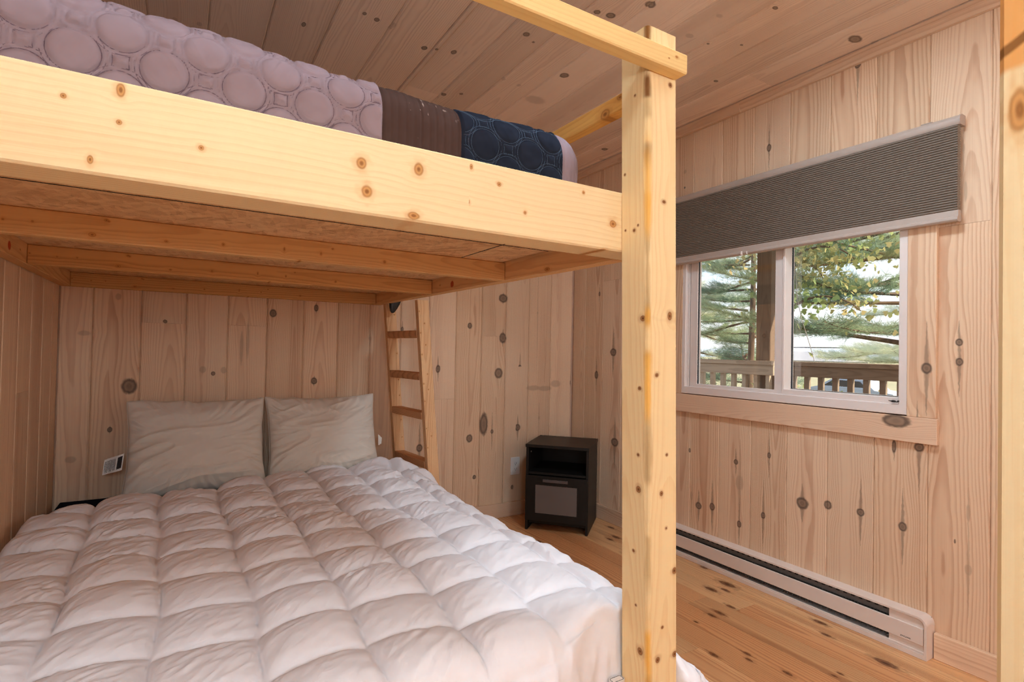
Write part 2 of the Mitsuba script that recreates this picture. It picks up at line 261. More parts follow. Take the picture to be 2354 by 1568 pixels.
def osb_fn(p, n, uv):
    c = C3(srgb(218, 178, 134))
    out = mix(c, C3(srgb(206, 160, 114)), noise(p.x * 6, p.y * 6))
    for k, (ang, sc) in enumerate(((0.3, 1.0), (1.4, 1.3), (2.3, 0.9))):
        ca, sa = math.cos(ang), math.sin(ang)
        u, v = p.x * ca + p.y * sa, -p.x * sa + p.y * ca
        d1, d2, r = voronoi(u * 16 * sc, v * 75 * sc)
        out = mix(out, mix(C3(srgb(228, 188, 140)), C3(srgb(178, 128, 84)), smoothstep(0.35, 0.95, r)), smoothstep(0.62, 0.7, cell_rand(r * 9999, k)) * 0.45)
        out = mix(out, C3(srgb(128, 84, 52)), (1 - smoothstep(0.0, 0.10, d2 - d1)) * 0.35 * smoothstep(0.6, 0.85, r))
    return out


scene['osb'] = {'type': 'twosided', 'bsdf': {'type': 'diffuse', 'reflectance': proc(osb_fn)}}


def cloth(key, col, amp=0.05, sheen=0.3, rough=0.85):
    c = C3(col)

    def fn(p, n, uv):
        return c * (1 + (fbm(p.x * 40, p.y * 40, p.z * 40, 2) - 0.5) * amp * 2)
    scene[key] = {'type': 'twosided', 'bsdf': {'type': 'diffuse', 'reflectance': proc(fn)}}
    return key


cloth('duvet_cloth', srgb(233, 232, 235), 0.03, 0.1, 0.7)
cloth('pillow_cloth', srgb(214, 206, 194), 0.03)
cloth('quilt_lilac', srgb(147, 128, 134), 0.07, 0.1)
cloth('quilt_lilac_pale', srgb(142, 124, 130), 0.06, 0.1)
cloth('quilt_navy', srgb(37, 41, 52), 0.25, 0.0)
cloth('mattress_navy', srgb(30, 34, 46), 0.1)


def brown_fn(p, n, uv):
    c = C3(srgb(76, 58, 53)) * (1 + (fbm(p.x * 50, p.y * 50, p.z * 50, 2) - 0.5) * 0.2)
    spot = smoothstep(0.88, 0.94, noise(p.x * 120, p.z * 120, 3.0)) * smoothstep(0.6, 0.8, noise(p.x * 14, p.z * 14, 8.0))
    return mix(c, C3(srgb(180, 158, 150)), spot * 0.6)


scene['quilt_brown'] = {'type': 'twosided', 'bsdf': {'type': 'diffuse', 'reflectance': proc(brown_fn)}}
mat('stitch_blue', srgb(66, 80, 98), 0.8)
mat('stitch_mauve', srgb(112, 92, 102), 0.9)
mat('white_vinyl', srgb(224, 214, 208), 0.35, 0.4)
mat('gasket', srgb(46, 48, 52), 0.6)
mat('heater_white', srgb(218, 204, 194), 0.4, 0.4)
mat('heater_dark', srgb(98, 96, 95), 0.5, 0.4)
mat('black_brown', proc(lambda p, n, uv: C3(srgb(19, 17, 16)) * (1 + (noise(p.x * 30, p.y * 30, p.z * 200) - 0.5) * 0.3)), 0.45, 0.35)
mat('frosted_panel', srgb(96, 90, 88), 0.35, 0.5)
mat('handle_grey', srgb(78, 72, 72), 0.4, 0.5)
mat('black_plastic', srgb(24, 23, 24), 0.4, 0.5)
mat('white_plastic', srgb(226, 220, 214), 0.35, 0.45)
mat('label_ink', srgb(40, 36, 36), 0.8)
mat('tag_cloth', srgb(226, 222, 216), 0.9)
mat('blind_fabric', proc(lambda p, n, uv: C3(srgb(124, 113, 103)) * (1 + (noise(p.x * 500, p.y * 500, p.z * 500) - 0.5) * 0.2)), 0.9, 0.1)
mat('blind_metal', srgb(172, 156, 145), 0.4, 0.4)
mat('steel', srgb(150, 148, 146), 0.35, 0.5, 0.8)
mat('plain_wall', srgb(214, 182, 158), 0.7)
scene['pane_glass'] = {'type': 'thindielectric', 'int_ior': 1.5}
mat('soffit', srgb(186, 176, 168), 0.7)
mat('bark', proc(lambda p, n, uv: mix(C3(srgb(112, 96, 84)), C3(srgb(72, 60, 52)), noise(p.x * 30, p.y * 30, p.z * 7))), 0.9)
mat('hill_hazed', srgb(150, 166, 186), 1.0, 0.0)  # distance haze painted into the hill as pale blue
mat('grass', proc(lambda p, n, uv: mix(C3(srgb(118, 124, 104)), C3(srgb(142, 140, 124)), fbm(p.x * 0.8, p.y * 0.8))), 0.95, 0.0)
mat('far_wall', srgb(206, 204, 204), 0.9)
mat('far_roof', srgb(150, 156, 166), 0.9)
mat('car_paint', srgb(150, 162, 178), 0.3, 0.5)
mat('car_glass', srgb(40, 46, 54), 0.2, 0.5)


def leaf(key, a, b, f=1.2, trans=0.7):
    ca, cb = C3(a), C3(b)
    scene[key] = {'type': 'principledthin', 'base_color': proc(lambda p, n, uv: mix(ca, cb, smoothstep(0.3, 0.7, fbm(p.x * f, p.y * f, p.z * f, 2)))),
                  'roughness': 0.6, 'spec_trans': 0.0, 'diff_trans': trans}


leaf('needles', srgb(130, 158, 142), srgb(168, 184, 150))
leaf('needles_hazed', srgb(172, 190, 176), srgb(202, 208, 178))  # paler copy of the needles, haze put into the colour
leaf('maple_leaf', srgb(140, 164, 112), srgb(184, 172, 126))


# ------------------------------------------------------------------ mesh and scene helpers
def numbered(key):
    if key not in used:
        used.add(key)
        return key
    k = 1
    while f'{key}_{k:03d}' in used:
        k += 1
    used.add(f'{key}_{k:03d}')
    return f'{key}_{k:03d}'


used = set()


def thing(name, label, category, group=None):
    k = numbered(name)
    labels[k] = {'label': label, 'category': category}
    if group:
        labels[k]['group'] = group
    return k


def struct(name, label=None):
    k = numbered(name)
    labels[k] = {'kind': 'structure'}
    if label:
        labels[k]['label'] = label
    return k


def put(key, mesh, bsdf, smooth=False, uv=None, own=False, label=None, kind=None):
    """One entry of the scene; own: the key itself is the entry (it was numbered by thing or struct)."""
    k = key if own else numbered(key)
    if uv is not None:
        n = len(mesh.vertices) if hasattr(mesh, 'vertices') else len(mesh[0])
        scene[k] = mikit.ply(mesh, bsdf, smooth=smooth, uv=np.tile(np.asarray(uv, float), (n, 1)))
    else:
        scene[k] = mikit.ply(mesh, bsdf, smooth=smooth)
    if label or kind:
        labels[k] = {}
        if label:
            labels[k]['label'] = label
        if kind:
            labels[k]['kind'] = kind
    return k


def join(*ms):
    return trimesh.util.concatenate(list(ms))


def cbox(lo, hi, c=0.002, M=None):
    """A box with chamfered edges."""
    lo, hi = np.array(lo, float), np.array(hi, float)
    lo, hi = np.minimum(lo, hi), np.maximum(lo, hi)
    c = min(c, 0.45 * float((hi - lo).min()))
    pts = []
    for sx in (0, 1):
        for sy in (0, 1):
            for sz in (0, 1):
                q = np.array([(lo, hi)[s][i] for i, s in enumerate((sx, sy, sz))])
                inw = np.array([1 - 2 * s for s in (sx, sy, sz)]) * c
                for k in range(3):
                    o = inw.copy()
                    o[k] = 0
                    pts.append(q + o)
    m = trimesh.convex.convex_hull(np.array(pts))
    if M is not None:
        m.apply_transform(M)
    return m


def box(lo, hi):
    lo, hi = np.array(lo, float), np.array(hi, float)
    m = trimesh.creation.box(extents=hi - lo)
    m.apply_translation((lo + hi) / 2)
    return m


def hull(pts):
    return trimesh.convex.convex_hull(np.array(pts, float))


def tube(pts, radii, n=10):
    """A swept round bar through the points, its ends closed."""
    pts = np.asarray(pts, float)
    radii = np.broadcast_to(radii, len(pts))
    tan = np.gradient(pts, axis=0)
    tan /= np.linalg.norm(tan, axis=1, keepdims=True)
    ref = np.array([0.31, 0.2, 0.93])
    a = np.cross(tan, ref)
    a /= np.linalg.norm(a, axis=1, keepdims=True)
    b = np.cross(tan, a)
    th = np.arange(n) / n * 2 * PI
    V = (pts[:, None] + radii[:, None, None] * (np.cos(th)[None, :, None] * a[:, None] + np.sin(th)[None, :, None] * b[:, None])).reshape(-1, 3)
    F = []
    for i in range(len(pts) - 1):
        for j in range(n):
            p, q = i * n + j, i * n + (j + 1) % n
            F += [[p, q, q + n], [p, q + n, p + n]]
    for j in range(1, n - 1):
        F.append([0, j + 1, j])
        o = (len(pts) - 1) * n
        F.append([o, o + j, o + j + 1])
    return trimesh.Trimesh(V, F, process=False)


def extrude_x(poly, x0, x1):
    """A polygon in (y, z), extruded along x."""
    m = trimesh.creation.extrude_polygon(poly, x1 - x0, engine='earcut')
    V = m.vertices.copy()
    m.vertices = np.stack([V[:, 2] + x0, V[:, 0], V[:, 1]], 1)
    return m


def extrude_y(poly, y0, y1):
    """A polygon in (x, z), extruded along y."""
    m = trimesh.creation.extrude_polygon(poly, y1 - y0, engine='earcut')
    V = m.vertices.copy()
    m.vertices = np.stack([V[:, 0], V[:, 2] + y0, V[:, 1]], 1)
    m.invert()
    return m


def grid_mesh(P, flip=False):
    a, b = P.shape[:2]
    i = np.arange(a * b).reshape(a, b)
    q = np.stack([i[:-1, :-1], i[1:, :-1], i[1:, 1:], i[:-1, 1:]], -1).reshape(-1, 4)
    if flip:
        q = q[:, ::-1]
    return trimesh.Trimesh(P.reshape(-1, 3), np.vstack([q[:, [0, 1, 2]], q[:, [0, 2, 3]]]), process=False)


def pith(center, depth0, side):
    """Where the rings of a board are centred: near its middle and some way behind its face."""
    return (center + rng.uniform(-0.055, 0.055), depth0 + side * rng.uniform(0.02, 0.09))


# ------------------------------------------------------------------ the room
XL, XW, YH, YB = -0.475, 2.425, 3.14, -1.7
ZC = 2.46


def ceil_z(x):
    return 2.4405 - 0.0243 * (x - 0.936) if x > 0.936 else 2.432


fl = struct('floor', 'knotty pine plank floor')
put(fl, box((XL - 0.1, YB - 0.1, -0.12), (XW + 0.12, YH + 0.1, -0.014)), 'plain_wall', own=True)
pw = 0.128
for i in range(int((XW - XL) / pw) + 1):
    x0, x1 = XL + i * pw, min(XL + (i + 1) * pw, XW)
    if x1 - x0 < 0.02:
        continue
    cuts = [YB, rng.uniform(-0.6, 0.7), rng.uniform(0.9, 2.4), YH] if i % 2 else [YB, rng.uniform(0.0, 1.6), YH]
    for a, b in zip(cuts[:-1], cuts[1:]):
        put('floor__plank', cbox((x0 + 0.0003, a + 0.0003, -0.014), (x1 - 0.0003, b - 0.0003, 0.0), 0.0012), 'wood_floor', uv=((x0 + x1) / 2 + rng.uniform(-0.08, 0.08), -0.02 - rng.uniform(0.0, 0.1)))


def vplank(key, plane, face, d, lo, hi, z0, z1, bsdf, g=0.006, gap=0.0006):
    """A board standing on a wall, its long front edges bevelled. plane 'x' or 'y': which coordinate the wall fixes; d: inward direction."""
    pts = []
    lo, hi = lo + gap, hi - gap
    for z in (z0 + 0.0003, z1 - 0.0003):
        for u, w in ((lo, -0.015), (hi, -0.015), (lo, -g), (hi, -g), (lo + g, 0.0), (hi - g, 0.0)):
            pts.append((face + d * w, u, z) if plane == 'x' else (u, face + d * w, z))
    put(key, hull(pts), bsdf, uv=pith((lo + hi) / 2, face, -d))


wh = struct('wall_head', 'pale washed pine plank wall behind the lower bed')
put(wh, box((XL - 0.1, YH + 0.014, -0.02), (XW + 0.12, YH + 0.12, ZC)), 'plain_wall', own=True)
joints = {0: 0.0}
butt = {0: 1.209, 2: 1.211, 8: 0.795, 10: 1.20}
for k in range(-3, 13):
    x0, x1 = 0.0155 + 0.1845 * (k - 0), 0.0155 + 0.1845 * (k + 1)
    x0, x1 = max(x0, XL), min(x1, XW)
    if x1 - x0 < 0.02:
        continue
    cuts = [0.0] + ([butt[k + 1]] if (k + 1) in butt else []) + [ZC - 0.01]
    for a, b in zip(cuts[:-1], cuts[1:]):
        vplank('wall_head__plank', 'y', YH, -1, x0, x1, a, b, 'wood_head_wall')

ww = struct('wall_window', 'pale washed pine plank wall with the window')
WY0, WY1, WZ0, WZ1 = 1.005, 2.125, 0.885, 1.95
xa, xb = XW + 0.014, XW + 0.13
put(ww, join(box((xa, YB - 0.1, -0.02), (xb, WY0, ZC)), box((xa, WY1, -0.02), (xb, YH + 0.12, ZC)), box((xa, WY0, -0.02), (xb, WY1, WZ0)), box((xa, WY0, WZ1), (xb, WY1, ZC))), 'plain_wall', own=True)
for k in range(-15, 13):
    y0, y1 = 0.945 + 0.187 * k, 0.945 + 0.187 * (k + 1)
    y0, y1 = max(y0, YB), min(y1, YH)
    if y1 - y0 < 0.02:
        continue
    top = ceil_z(XW) - 0.002
    if y1 > WY0 and y0 < WY1:
        vplank('wall_window__plank', 'x', XW, -1, y0, y1, 0.0, WZ0, 'wood_window_wall', 0.0035, 0.0003)
        vplank('wall_window__plank', 'x', XW, -1, y0, y1, WZ1, top, 'wood_window_wall', 0.0035, 0.0003)
        if y0 < WY0 - 0.01:
            vplank('wall_window__plank', 'x', XW, -1, y0, WY0, WZ0, WZ1, 'wood_window_wall', 0.0035, 0.0003)
        if y1 > WY1 + 0.01:
            vplank('wall_window__plank', 'x', XW, -1, WY1, y1, WZ0, WZ1, 'wood_window_wall', 0.0035, 0.0003)
    else:
        cuts = [0.0] + ([1.604] if k == -1 else [1.587] if k == 9 else []) + [top]
        for a, b in zip(cuts[:-1], cuts[1:]):
            vplank('wall_window__plank', 'x', XW, -1, y0, y1, a, b, 'wood_window_wall', 0.0035, 0.0003)

wl = struct('wall_left', 'washed pine plank wall beside the bunk bed')
put(wl, box((XL - 0.1, YB - 0.1, -0.02), (XL - 0.014, YH + 0.1, ZC)), 'plain_wall', own=True)
for k in range(-23, 4):
    y0, y1 = 2.445 + 0.187 * k, 2.445 + 0.187 * (k + 1)
    y0, y1 = max(y0, YB), min(y1, YH)
    if y1 - y0 < 0.02:
        continue
    cuts = [0.0] + ([0.93] if k == 0 else [1.2] if k == -2 else []) + [ZC - 0.03]
    for a, b in zip(cuts[:-1], cuts[1:]):
        vplank('wall_left__plank', 'x', XL, 1, y0, y1, a, b, 'wood_left_wall')
put(struct('wall_rear'), box((XL - 0.1, YB - 0.1, -0.02), (XW + 0.12, YB, ZC)), 'plain_wall', own=True)

cl = struct('ceiling', 'washed pine plank ceiling')
put(cl, box((XL - 0.1, YB - 0.1, 2.456), (XW + 0.12, YH + 0.1, 2.54)), 'plain_wall', own=True)


def cplank(x0, x1, y0, y1, za, zb, bsdf='wood_ceiling', g=0.006):
    pts = []
    x0, x1 = x0 + 0.0004, x1 - 0.0004
    for y in (y0 + 0.0003, y1 - 0.0003):
        pts += [(x0, y, za + 0.014), (x1, y, zb + 0.014), (x0, y, za + g), (x1, y, zb + g), (x0 + g, y, za), (x1 - g, y, zb)]
    put('ceiling__plank', hull(pts), bsdf, uv=pith((x0 + x1) / 2, (za + zb) / 2, 1))


for i in range(9):
    x0, x1 = 0.936 + 0.183 * i, min(0.936 + 0.183 * (i + 1), XW)
    cuts = [YB] + ([2.62] if i == 0 else [1.58] if i == 7 else [-0.4] if i % 2 else []) + [YH]
    for a, b in zip(cuts[:-1], cuts[1:]):
        cplank(x0, x1, a, b, ceil_z(x0 + 1e-6), ceil_z(x1))
put('ceiling__plank', hull([(x, y, z) for y in (YB, YH) for x, z in ((0.912, 2.436), (0.934, 2.436), (0.915, 2.426), (0.931, 2.426), (0.912, 2.45), (0.934, 2.45))]), 'wood_ceiling', uv=pith(0.92, 2.43, 1))
for i in range(7):
    x1, x0 = 0.911 - 0.2125 * i, max(0.911 - 0.2125 * (i + 1), XL)
    if x1 - x0 < 0.02:
        continue
    cplank(x0, x1, YB, YH, 2.428, 2.428)

# trims and baseboards
for (y0, y1, k) in ((1.765, YH - 0.001, 0), (YB, 1.765, 1)):
    zt = ceil_z(XW) - 0.003
    if k == 0:
        m = hull([(x, y, z) for y in (y0, y1) for x, z in ((XW - 0.001, zt), (XW - 0.024, zt), (XW - 0.024, 2.353), (XW - 0.021, 2.350), (XW - 0.001, 2.350))])
    else:
        m = hull([(x, y, z) for y in (y0, y1) for x, z in ((XW - 0.001, zt), (XW - 0.027, zt), (XW - 0.025, 2.378), (XW - 0.012, 2.353), (XW - 0.001, 2.351))])
    put(struct('trim_1' if k == 0 else 'trim_2', 'pine crown strip along the top of the window wall'), m, 'wood_trim_y', own=True, uv=pith(2.38, XW, 1))
put(struct('baseboard_head', 'pine baseboard along the head wall'), cbox((XL, YH - 0.018, 0.0), (XW - 0.018, YH, 0.092), 0.002), 'wood_trim_x', own=True, uv=pith(0.05, YH, 1))
bw = struct('baseboard_window', 'pine baseboard below the window wall')
put(bw + '__board', cbox((XW - 0.018, 2.352, 0.0), (XW, YH, 0.092), 0.002), 'wood_trim_y', uv=pith(0.05, XW, 1))
put(bw + '__board', cbox((XW - 0.018, YB, 0.0), (XW, 0.915, 0.095), 0.002), 'wood_trim_y', uv=pith(0.03, XW, 1))
put(struct('baseboard_left'), cbox((XL, YB, 0.0), (XL + 0.018, YH - 0.02, 0.092), 0.002), 'wood_trim_y', own=True, uv=pith(0.05, XL, -1))

# ------------------------------------------------------------------ the window
wi = struct('window_1', 'white vinyl sliding window with pine casing')
F0, F1, G0, G1 = 1.008, 2.122, 0.890, 1.945


def ring(y0, y1, z0, z1, l, r, b, t_, x0, x1, c=0.002):
    return join(cbox((x0, y0, z0), (x1, y0 + r, z1), c), cbox((x0, y1 - l, z0), (x1, y1, z1), c), cbox((x0, y0, z0), (x1, y1, z0 + b), c), cbox((x0, y0, z1 - t_), (x1, y1, z1), c))


put(wi + '__frame', ring(F0, F1, G0, G1, 0.024, 0.030, 0.040, 0.04, XW - 0.016, XW + 0.085), 'white_vinyl')
put(wi + '__frame', ring(F0 + 0.028, 1.530, G0 + 0.038, G1 - 0.03, 0.012, 0.002, 0.026, 0.03, XW - 0.008, XW + 0.05), 'white_vinyl')
put(wi + '__channel', join(cbox((XW + 0.005, F1 - 0.034, G0 + 0.03), (XW + 0.08, F1 - 0.026, G1 - 0.03), 0.001), cbox((XW + 0.03, F1 - 0.046, G0 + 0.03), (XW + 0.08, F1 - 0.036, G1 - 0.03), 0.001)), 'white_vinyl')
s1 = put(wi + '__sash', ring(1.525, 2.082, G0 + 0.024, G1 - 0.03, 0.050, 0.050, 0.032, 0.04, XW + 0.004, XW + 0.034), 'white_vinyl')
put(s1 + '__pane', box((XW + 0.0175, 1.560, G0 + 0.045), (XW + 0.0180, 2.045, G1 - 0.05)), 'pane_glass', label='left glass pane')
put(s1 + '__gasket', ring(1.572, 2.035, G0 + 0.053, G1 - 0.067, 0.005, 0.001, 0.001, 0.002, XW + 0.008, XW + 0.018, 0.0003), 'gasket')
s2 = put(wi + '__sash', ring(F0 + 0.026, 1.545, G0 + 0.03, G1 - 0.03, 0.022, 0.004, 0.036, 0.04, XW + 0.05, XW + 0.078), 'white_vinyl')
put(s2 + '__pane', box((XW + 0.0625, F0 + 0.028, G0 + 0.05), (XW + 0.0630, 1.530, G1 - 0.05)), 'pane_glass', label='right glass pane')
put(s2 + '__gasket', ring(F0 + 0.030, 1.524, G0 + 0.065, G1 - 0.069, 0.006, 0.001, 0.001, 0.002, XW + 0.048, XW + 0.063, 0.0003), 'gasket')
put(wi + '__gasket', cbox((XW + 0.0, 1.5195, G0 + 0.06), (XW + 0.004, 1.5245, G1 - 0.05), 0.0005), 'gasket')
lt = hull([(XW - 0.0165, y, z) for y, z in ((1.072, 0.9395), (1.058, 0.937), (1.058, 0.942), (1.072, 0.942))] + [(XW - 0.022, 1.065, 0.940)])
lt2 = join(lt, cbox((XW - 0.024, 1.046, 0.936), (XW - 0.015, 1.060, 0.944), 0.002), cbox((XW - 0.022, 1.037, 0.9365), (XW - 0.015, 1.048, 0.940), 0.001), cbox((XW - 0.022, 1.034, 0.939), (XW - 0.015, 1.039, 0.944), 0.001))
put(wi + '__latch', lt2, 'black_plastic', label='small black window latch')
put(wi + '__casing', cbox((XW - 0.018, 0.913, 0.8865), (XW, 1.0085, 1.97), 0.0015), 'wood_window_wall', uv=(0.985, XW + 0.05), label='right pine casing board')
put(wi + '__casing', cbox((XW - 0.018, 2.1215, 0.8865), (XW, 2.217, 1.97), 0.0015), 'wood_window_wall', uv=(2.19, XW + 0.06))
put(wi + '__casing', cbox((XW - 0.018, 1.0085, 1.9455), (XW, 2.1215, 1.97), 0.0015), 'wood_trim_y', uv=(1.96, XW + 0.05))
put(wi + '__sill_board', cbox((XW - 0.020, 0.908, 0.787), (XW, 2.225, 0.8860), 0.0015), 'wood_trim_y', uv=(0.80, XW + 0.03), label='pine sill board with a dark knot')

# ------------------------------------------------------------------ unseen ceiling and floor lamps, out of view, that light the room
for i, (x, y, L) in enumerate(UNSEEN_CEILING_LAMPS):
    lp = thing('unseen_ceiling_lamp', ('unseen round flat ceiling lamp, placed to light the bunk rail and post', 'unseen round flat ceiling lamp, placed to light the window wall')[i], 'lamp')
    z = ceil_z(x) - 0.003 if x > 0.936 else 2.4275
    rim = trimesh.creation.revolve(np.array([(0.0, 0.0), (0.165, 0.0), (0.165, -0.022), (0.151, -0.022), (0.151, -0.012), (0.0, -0.012)]), sections=48)
    rim.apply_translation((x, y, z))
    rim.fix_normals()
    put(lp + '__rim', rim, 'white_plastic', smooth=30)
    disc = trimesh.creation.cylinder(radius=0.150, height=0.006, sections=48)
    disc.apply_translation((x, y, z - 0.016))
    disc.update_faces(disc.face_normals[:, 2] < -0.5)
    put(lp + '__diffuser', disc, 'white_plastic')
    scene[lp + '__diffuser']['emitter'] = {'type': 'area', 'radiance': {'type': 'rgb', 'value': [L * c for c in LAMP_TINT]}}
for i, (x, y, z, L) in enumerate(UNSEEN_GLOBE_LAMPS):
    lp = thing('unseen_floor_lamp', ('unseen floor lamp with a white globe behind the camera, left, lighting under the bunk', 'unseen floor lamp with a white globe behind the camera, right, lighting the room')[i], 'lamp')
    gl = trimesh.creation.icosphere(subdivisions=3, radius=0.22)
    gl.apply_translation((x, y, z))
    put(lp + '__globe', gl, 'white_plastic', smooth=True)
    scene[lp + '__globe']['emitter'] = {'type': 'area', 'radiance': {'type': 'rgb', 'value': [L * c for c in LAMP_TINT]}}
    put(lp + '__pole', tube([(x, y, 0.02), (x, y, z - 0.215)], 0.014, 12), 'black_plastic', smooth=40)
    ft = trimesh.creation.cylinder(radius=0.15, height=0.02, sections=32)
    ft.apply_translation((x, y, 0.0105))
    put(lp + '__base', ft, 'black_plastic', smooth=30)

# ------------------------------------------------------------------ the bunk bed
bb = thing('bunk_bed', 'yellow pine bunk bed frame of thick lumber standing against the left wall', 'bunk bed')
BZ, ZO = 1.36, 1.424


def lumber(part, lo, hi, bsdf, uv, c=0.0025, label=None, M=None):
    return put(bb + '__' + part, cbox(lo, hi, c, M), bsdf, uv=uv, label=label)


lumber('front_rail', (XL + 0.004, 1.006, BZ), (1.012, 1.100, 1.507), 'lumber_rail', (1.30, 1.12), 0.004, 'wide pale front rail with orange knots')


# end beam and left beam
def ybeam(part, xa0, ya0, xa1, ya1, th_, z0, z1, uv):
    pts = []
    c = 0.002
    for (x, y) in ((xa0, ya0), (xa1, ya1)):
        for dx, z in ((c, z0), (th_ - c, z0), (0, z0 + c), (th_, z0 + c), (0, z1), (th_, z1)):
            pts.append((x + dx, y, z))
    return put(bb + '__' + part, hull(pts), 'lumber_y', uv=uv)


ybeam('end_beam', 0.992, 1.101, 0.957, 3.138, 0.038, BZ, 1.507, (1.40, 1.05))
ybeam('end_beam', XL + 0.003, 1.101, XL + 0.003, 3.138, 0.038, BZ, 1.507, (1.41, -0.5))
JX0 = XL + 0.0415
for y, xr, c_ in ((1.672, 0.981, 1.40), (2.31, 0.970, 1.385)):
    lumber('joist', (JX0, y, BZ), (xr, y + 0.038, ZO), 'lumber_x', (c_ + 0.01, y + 0.03))
lumber('head_beam', (JX0, 3.102, BZ), (0.956, 3.1385, ZO), 'lumber_x', (1.34, 3.16))
for x0, x1, y0, y1 in ((JX0, 0.806, 1.101, 1.3935), (0.809, 0.976, 1.101, 1.3935), (JX0, 0.806, 1.3975, 2.30), (0.808, 0.968, 1.3975, 2.30), (JX0, 0.9585, 2.302, 3.137)):
    put(bb + '__deck_sheet', cbox((x0, y0, ZO + 0.0003), (x1, y1, ZO + 0.012), 0.001), 'osb', label='oriented strand board sheet')

sm = join(box((JX0, 1.3945, ZO - 0.0004), (0.975, 1.3975, ZO + 0.0002)), box((0.806, 1.101, ZO - 0.0004), (0.809, 1.671, ZO + 0.0002)))
put(bb + '__sheet_joint', sm, 'label_ink', label='thin dark joint between the board sheets', kind='stuff')

# the post: 0.089 square, a little out of plumb, its near edge waney
lean = 0.0225
PX, PY, PW, PD, PH = 0.9245, 0.9165, 0.0955, 0.0885, 1.878
zs = np.linspace(0, PH, 130)


def post_mesh():
    rr = 0.006 + 0.006 * meshkit.noise(np.stack([zs * 9, zs * 0 + 1, zs * 0], 1)) + 0.004 * meshkit.noise(np.stack([zs * 60, zs * 0 + 5, zs * 0], 1))
    e, rows = 0.002, []
    for z, r in zip(zs, rr):
        dx = lean * (1.2 - z)
        q = [(PX + r, PY), (PX + r * 0.3, PY + r * 0.3), (PX, PY + r), (PX, PY + PD - e), (PX + e, PY + PD), (PX + PW - e, PY + PD), (PX + PW, PY + PD - e), (PX + PW, PY + e), (PX + PW - e, PY)]
        rows.append([(x + dx, y, z) for x, y in q])
    P = np.array(rows)
    n = P.shape[1]
    V, F = P.reshape(-1, 3), []
    for i in range(len(zs) - 1):
        for j in range(n):
            a, b = i * n + j, i * n + (j + 1) % n
            F += [[a, b, b + n], [a, b + n, a + n]]
    V = np.vstack([V, P[0].mean(0), P[-1].mean(0)])
    o = (len(zs) - 1) * n
    for j in range(n):
        F += [[(j + 1) % n, j, len(V) - 2], [o + j, o + (j + 1) % n, len(V) - 1]]
    m = trimesh.Trimesh(V, F, process=False)
    m.fix_normals()
    return m


put(bb + '__post', post_mesh(), 'lumber_post', uv=(0.99, 0.99), label='knotty corner post with a waney edge')
lumber('guard_rail', (XL + 0.004, 0.8775, 1.770), (1.003, 0.9155, 1.816), 'lumber_guard', (1.86, 0.93), 0.003, 'yellow guard rail across the front of the post')
lumber('guard_rail', (0.9935, 1.0075, 1.765), (1.0315, 3.136, 1.811), 'lumber_guard_y', (1.84, 1.05), 0.003, 'orange guard rail along the open end')

# the second bunk's post, close on the right
np_ = thing('timber_post', 'yellow timber post cut off by the right edge of the picture, nearest the camera', 'post')
put(np_, cbox((0.930, 0.190, 0.0), (1.025, 0.2845, 2.36), 0.006), 'lumber_near', own=True, uv=(0.20, 1.0))

# ------------------------------------------------------------------ the ladder, leaning on the end beam
ld = thing('ladder', 'narrow wooden ladder leaning on the bunk beside the pillows', 'ladder')


def lx(y, z):
    """Left edge of the ladder at height z, for the rail at depth y."""
    f = (y - 2.62) / 0.40
    return 1.022 - 0.045 * f + 0.090 * (1.36 - z)


for y in (2.62, 3.00):
    z0, z1 = 0.0, 1.359
    pts = []
    for z in (z0, z1):
        x = lx(y, z)
        for dx, dy in ((0.0015, 0), (0.0585, 0), (0, 0.0015), (0.06, 0.0015), (0, 0.0365), (0.06, 0.0365), (0.0015, 0.038), (0.0585, 0.038)):
            pts.append((x + dx, y + dy, z))
    put(ld + '__rail', hull(pts), 'ladder_wood', uv=(lx(y, 1.0) + 0.02, y + 0.06))
for z in (0.25, 0.505, 0.76, 0.965, 1.185):
    pts = []
    for y in (2.6585, 2.9995):
        for dx, dz in ((0.002, 0), (0.055, 0), (0, 0.002), (0.057, 0.002), (0, 0.036), (0.057, 0.036), (0.002, 0.038), (0.055, 0.038)):
            pts.append((lx(y, z + dz) + dx + 0.001, y, z + dz - 0.019))
    put(ld + '__rung', hull(pts), 'ladder_rung_wood', uv=(z + rng.uniform(-0.03, 0.03), 1.12))

# black lamp bell on the head wall, half hidden by the end beam
bl = thing('wall_lamp', 'small black rounded wall fitting hanging behind the bunk end beam by the ladder', 'wall lamp')
pr = np.array([(0.0, 0.0), (0.007, 0.002), (0.014, 0.010), (0.022, 0.028), (0.030, 0.055), (0.036, 0.085), (0.038, 0.12), (0.0, 0.125)])
bell = trimesh.creation.revolve(pr, sections=28)
bell.apply_scale([1.0, 0.5, 1.0])
bell.apply_transform(trimesh.transformations.rotation_matrix(0.22, [0, 1, 0]))
bell.apply_translation((1.004, 2.955, 1.306))
bell.fix_normals()
put(bl + '__bell', bell, 'black_plastic', smooth=40)
put(bl + '__arm', tube([(1.03, 2.958, 1.42), (1.03, 3.03, 1.425), (1.03, 3.136, 1.425)], 0.008), 'black_plastic', smooth=True)
put(bl + '__plate', cbox((1.005, 3.126, 1.395), (1.055, 3.1395, 1.455), 0.003), 'black_plastic')


# ------------------------------------------------------------------ the quilt over the upper mattress
qt = thing('quilt', 'pieced quilt of lilac, brown and navy panels over the upper bunk mattress', 'quilt')
QX0, QX1, QY0, QY1, RC = XL + 0.006, 0.912, 1.112, 3.05, 0.10
L1 = (QX1 - RC) - QX0
LA = RC * PI / 2
L2 = 1.5


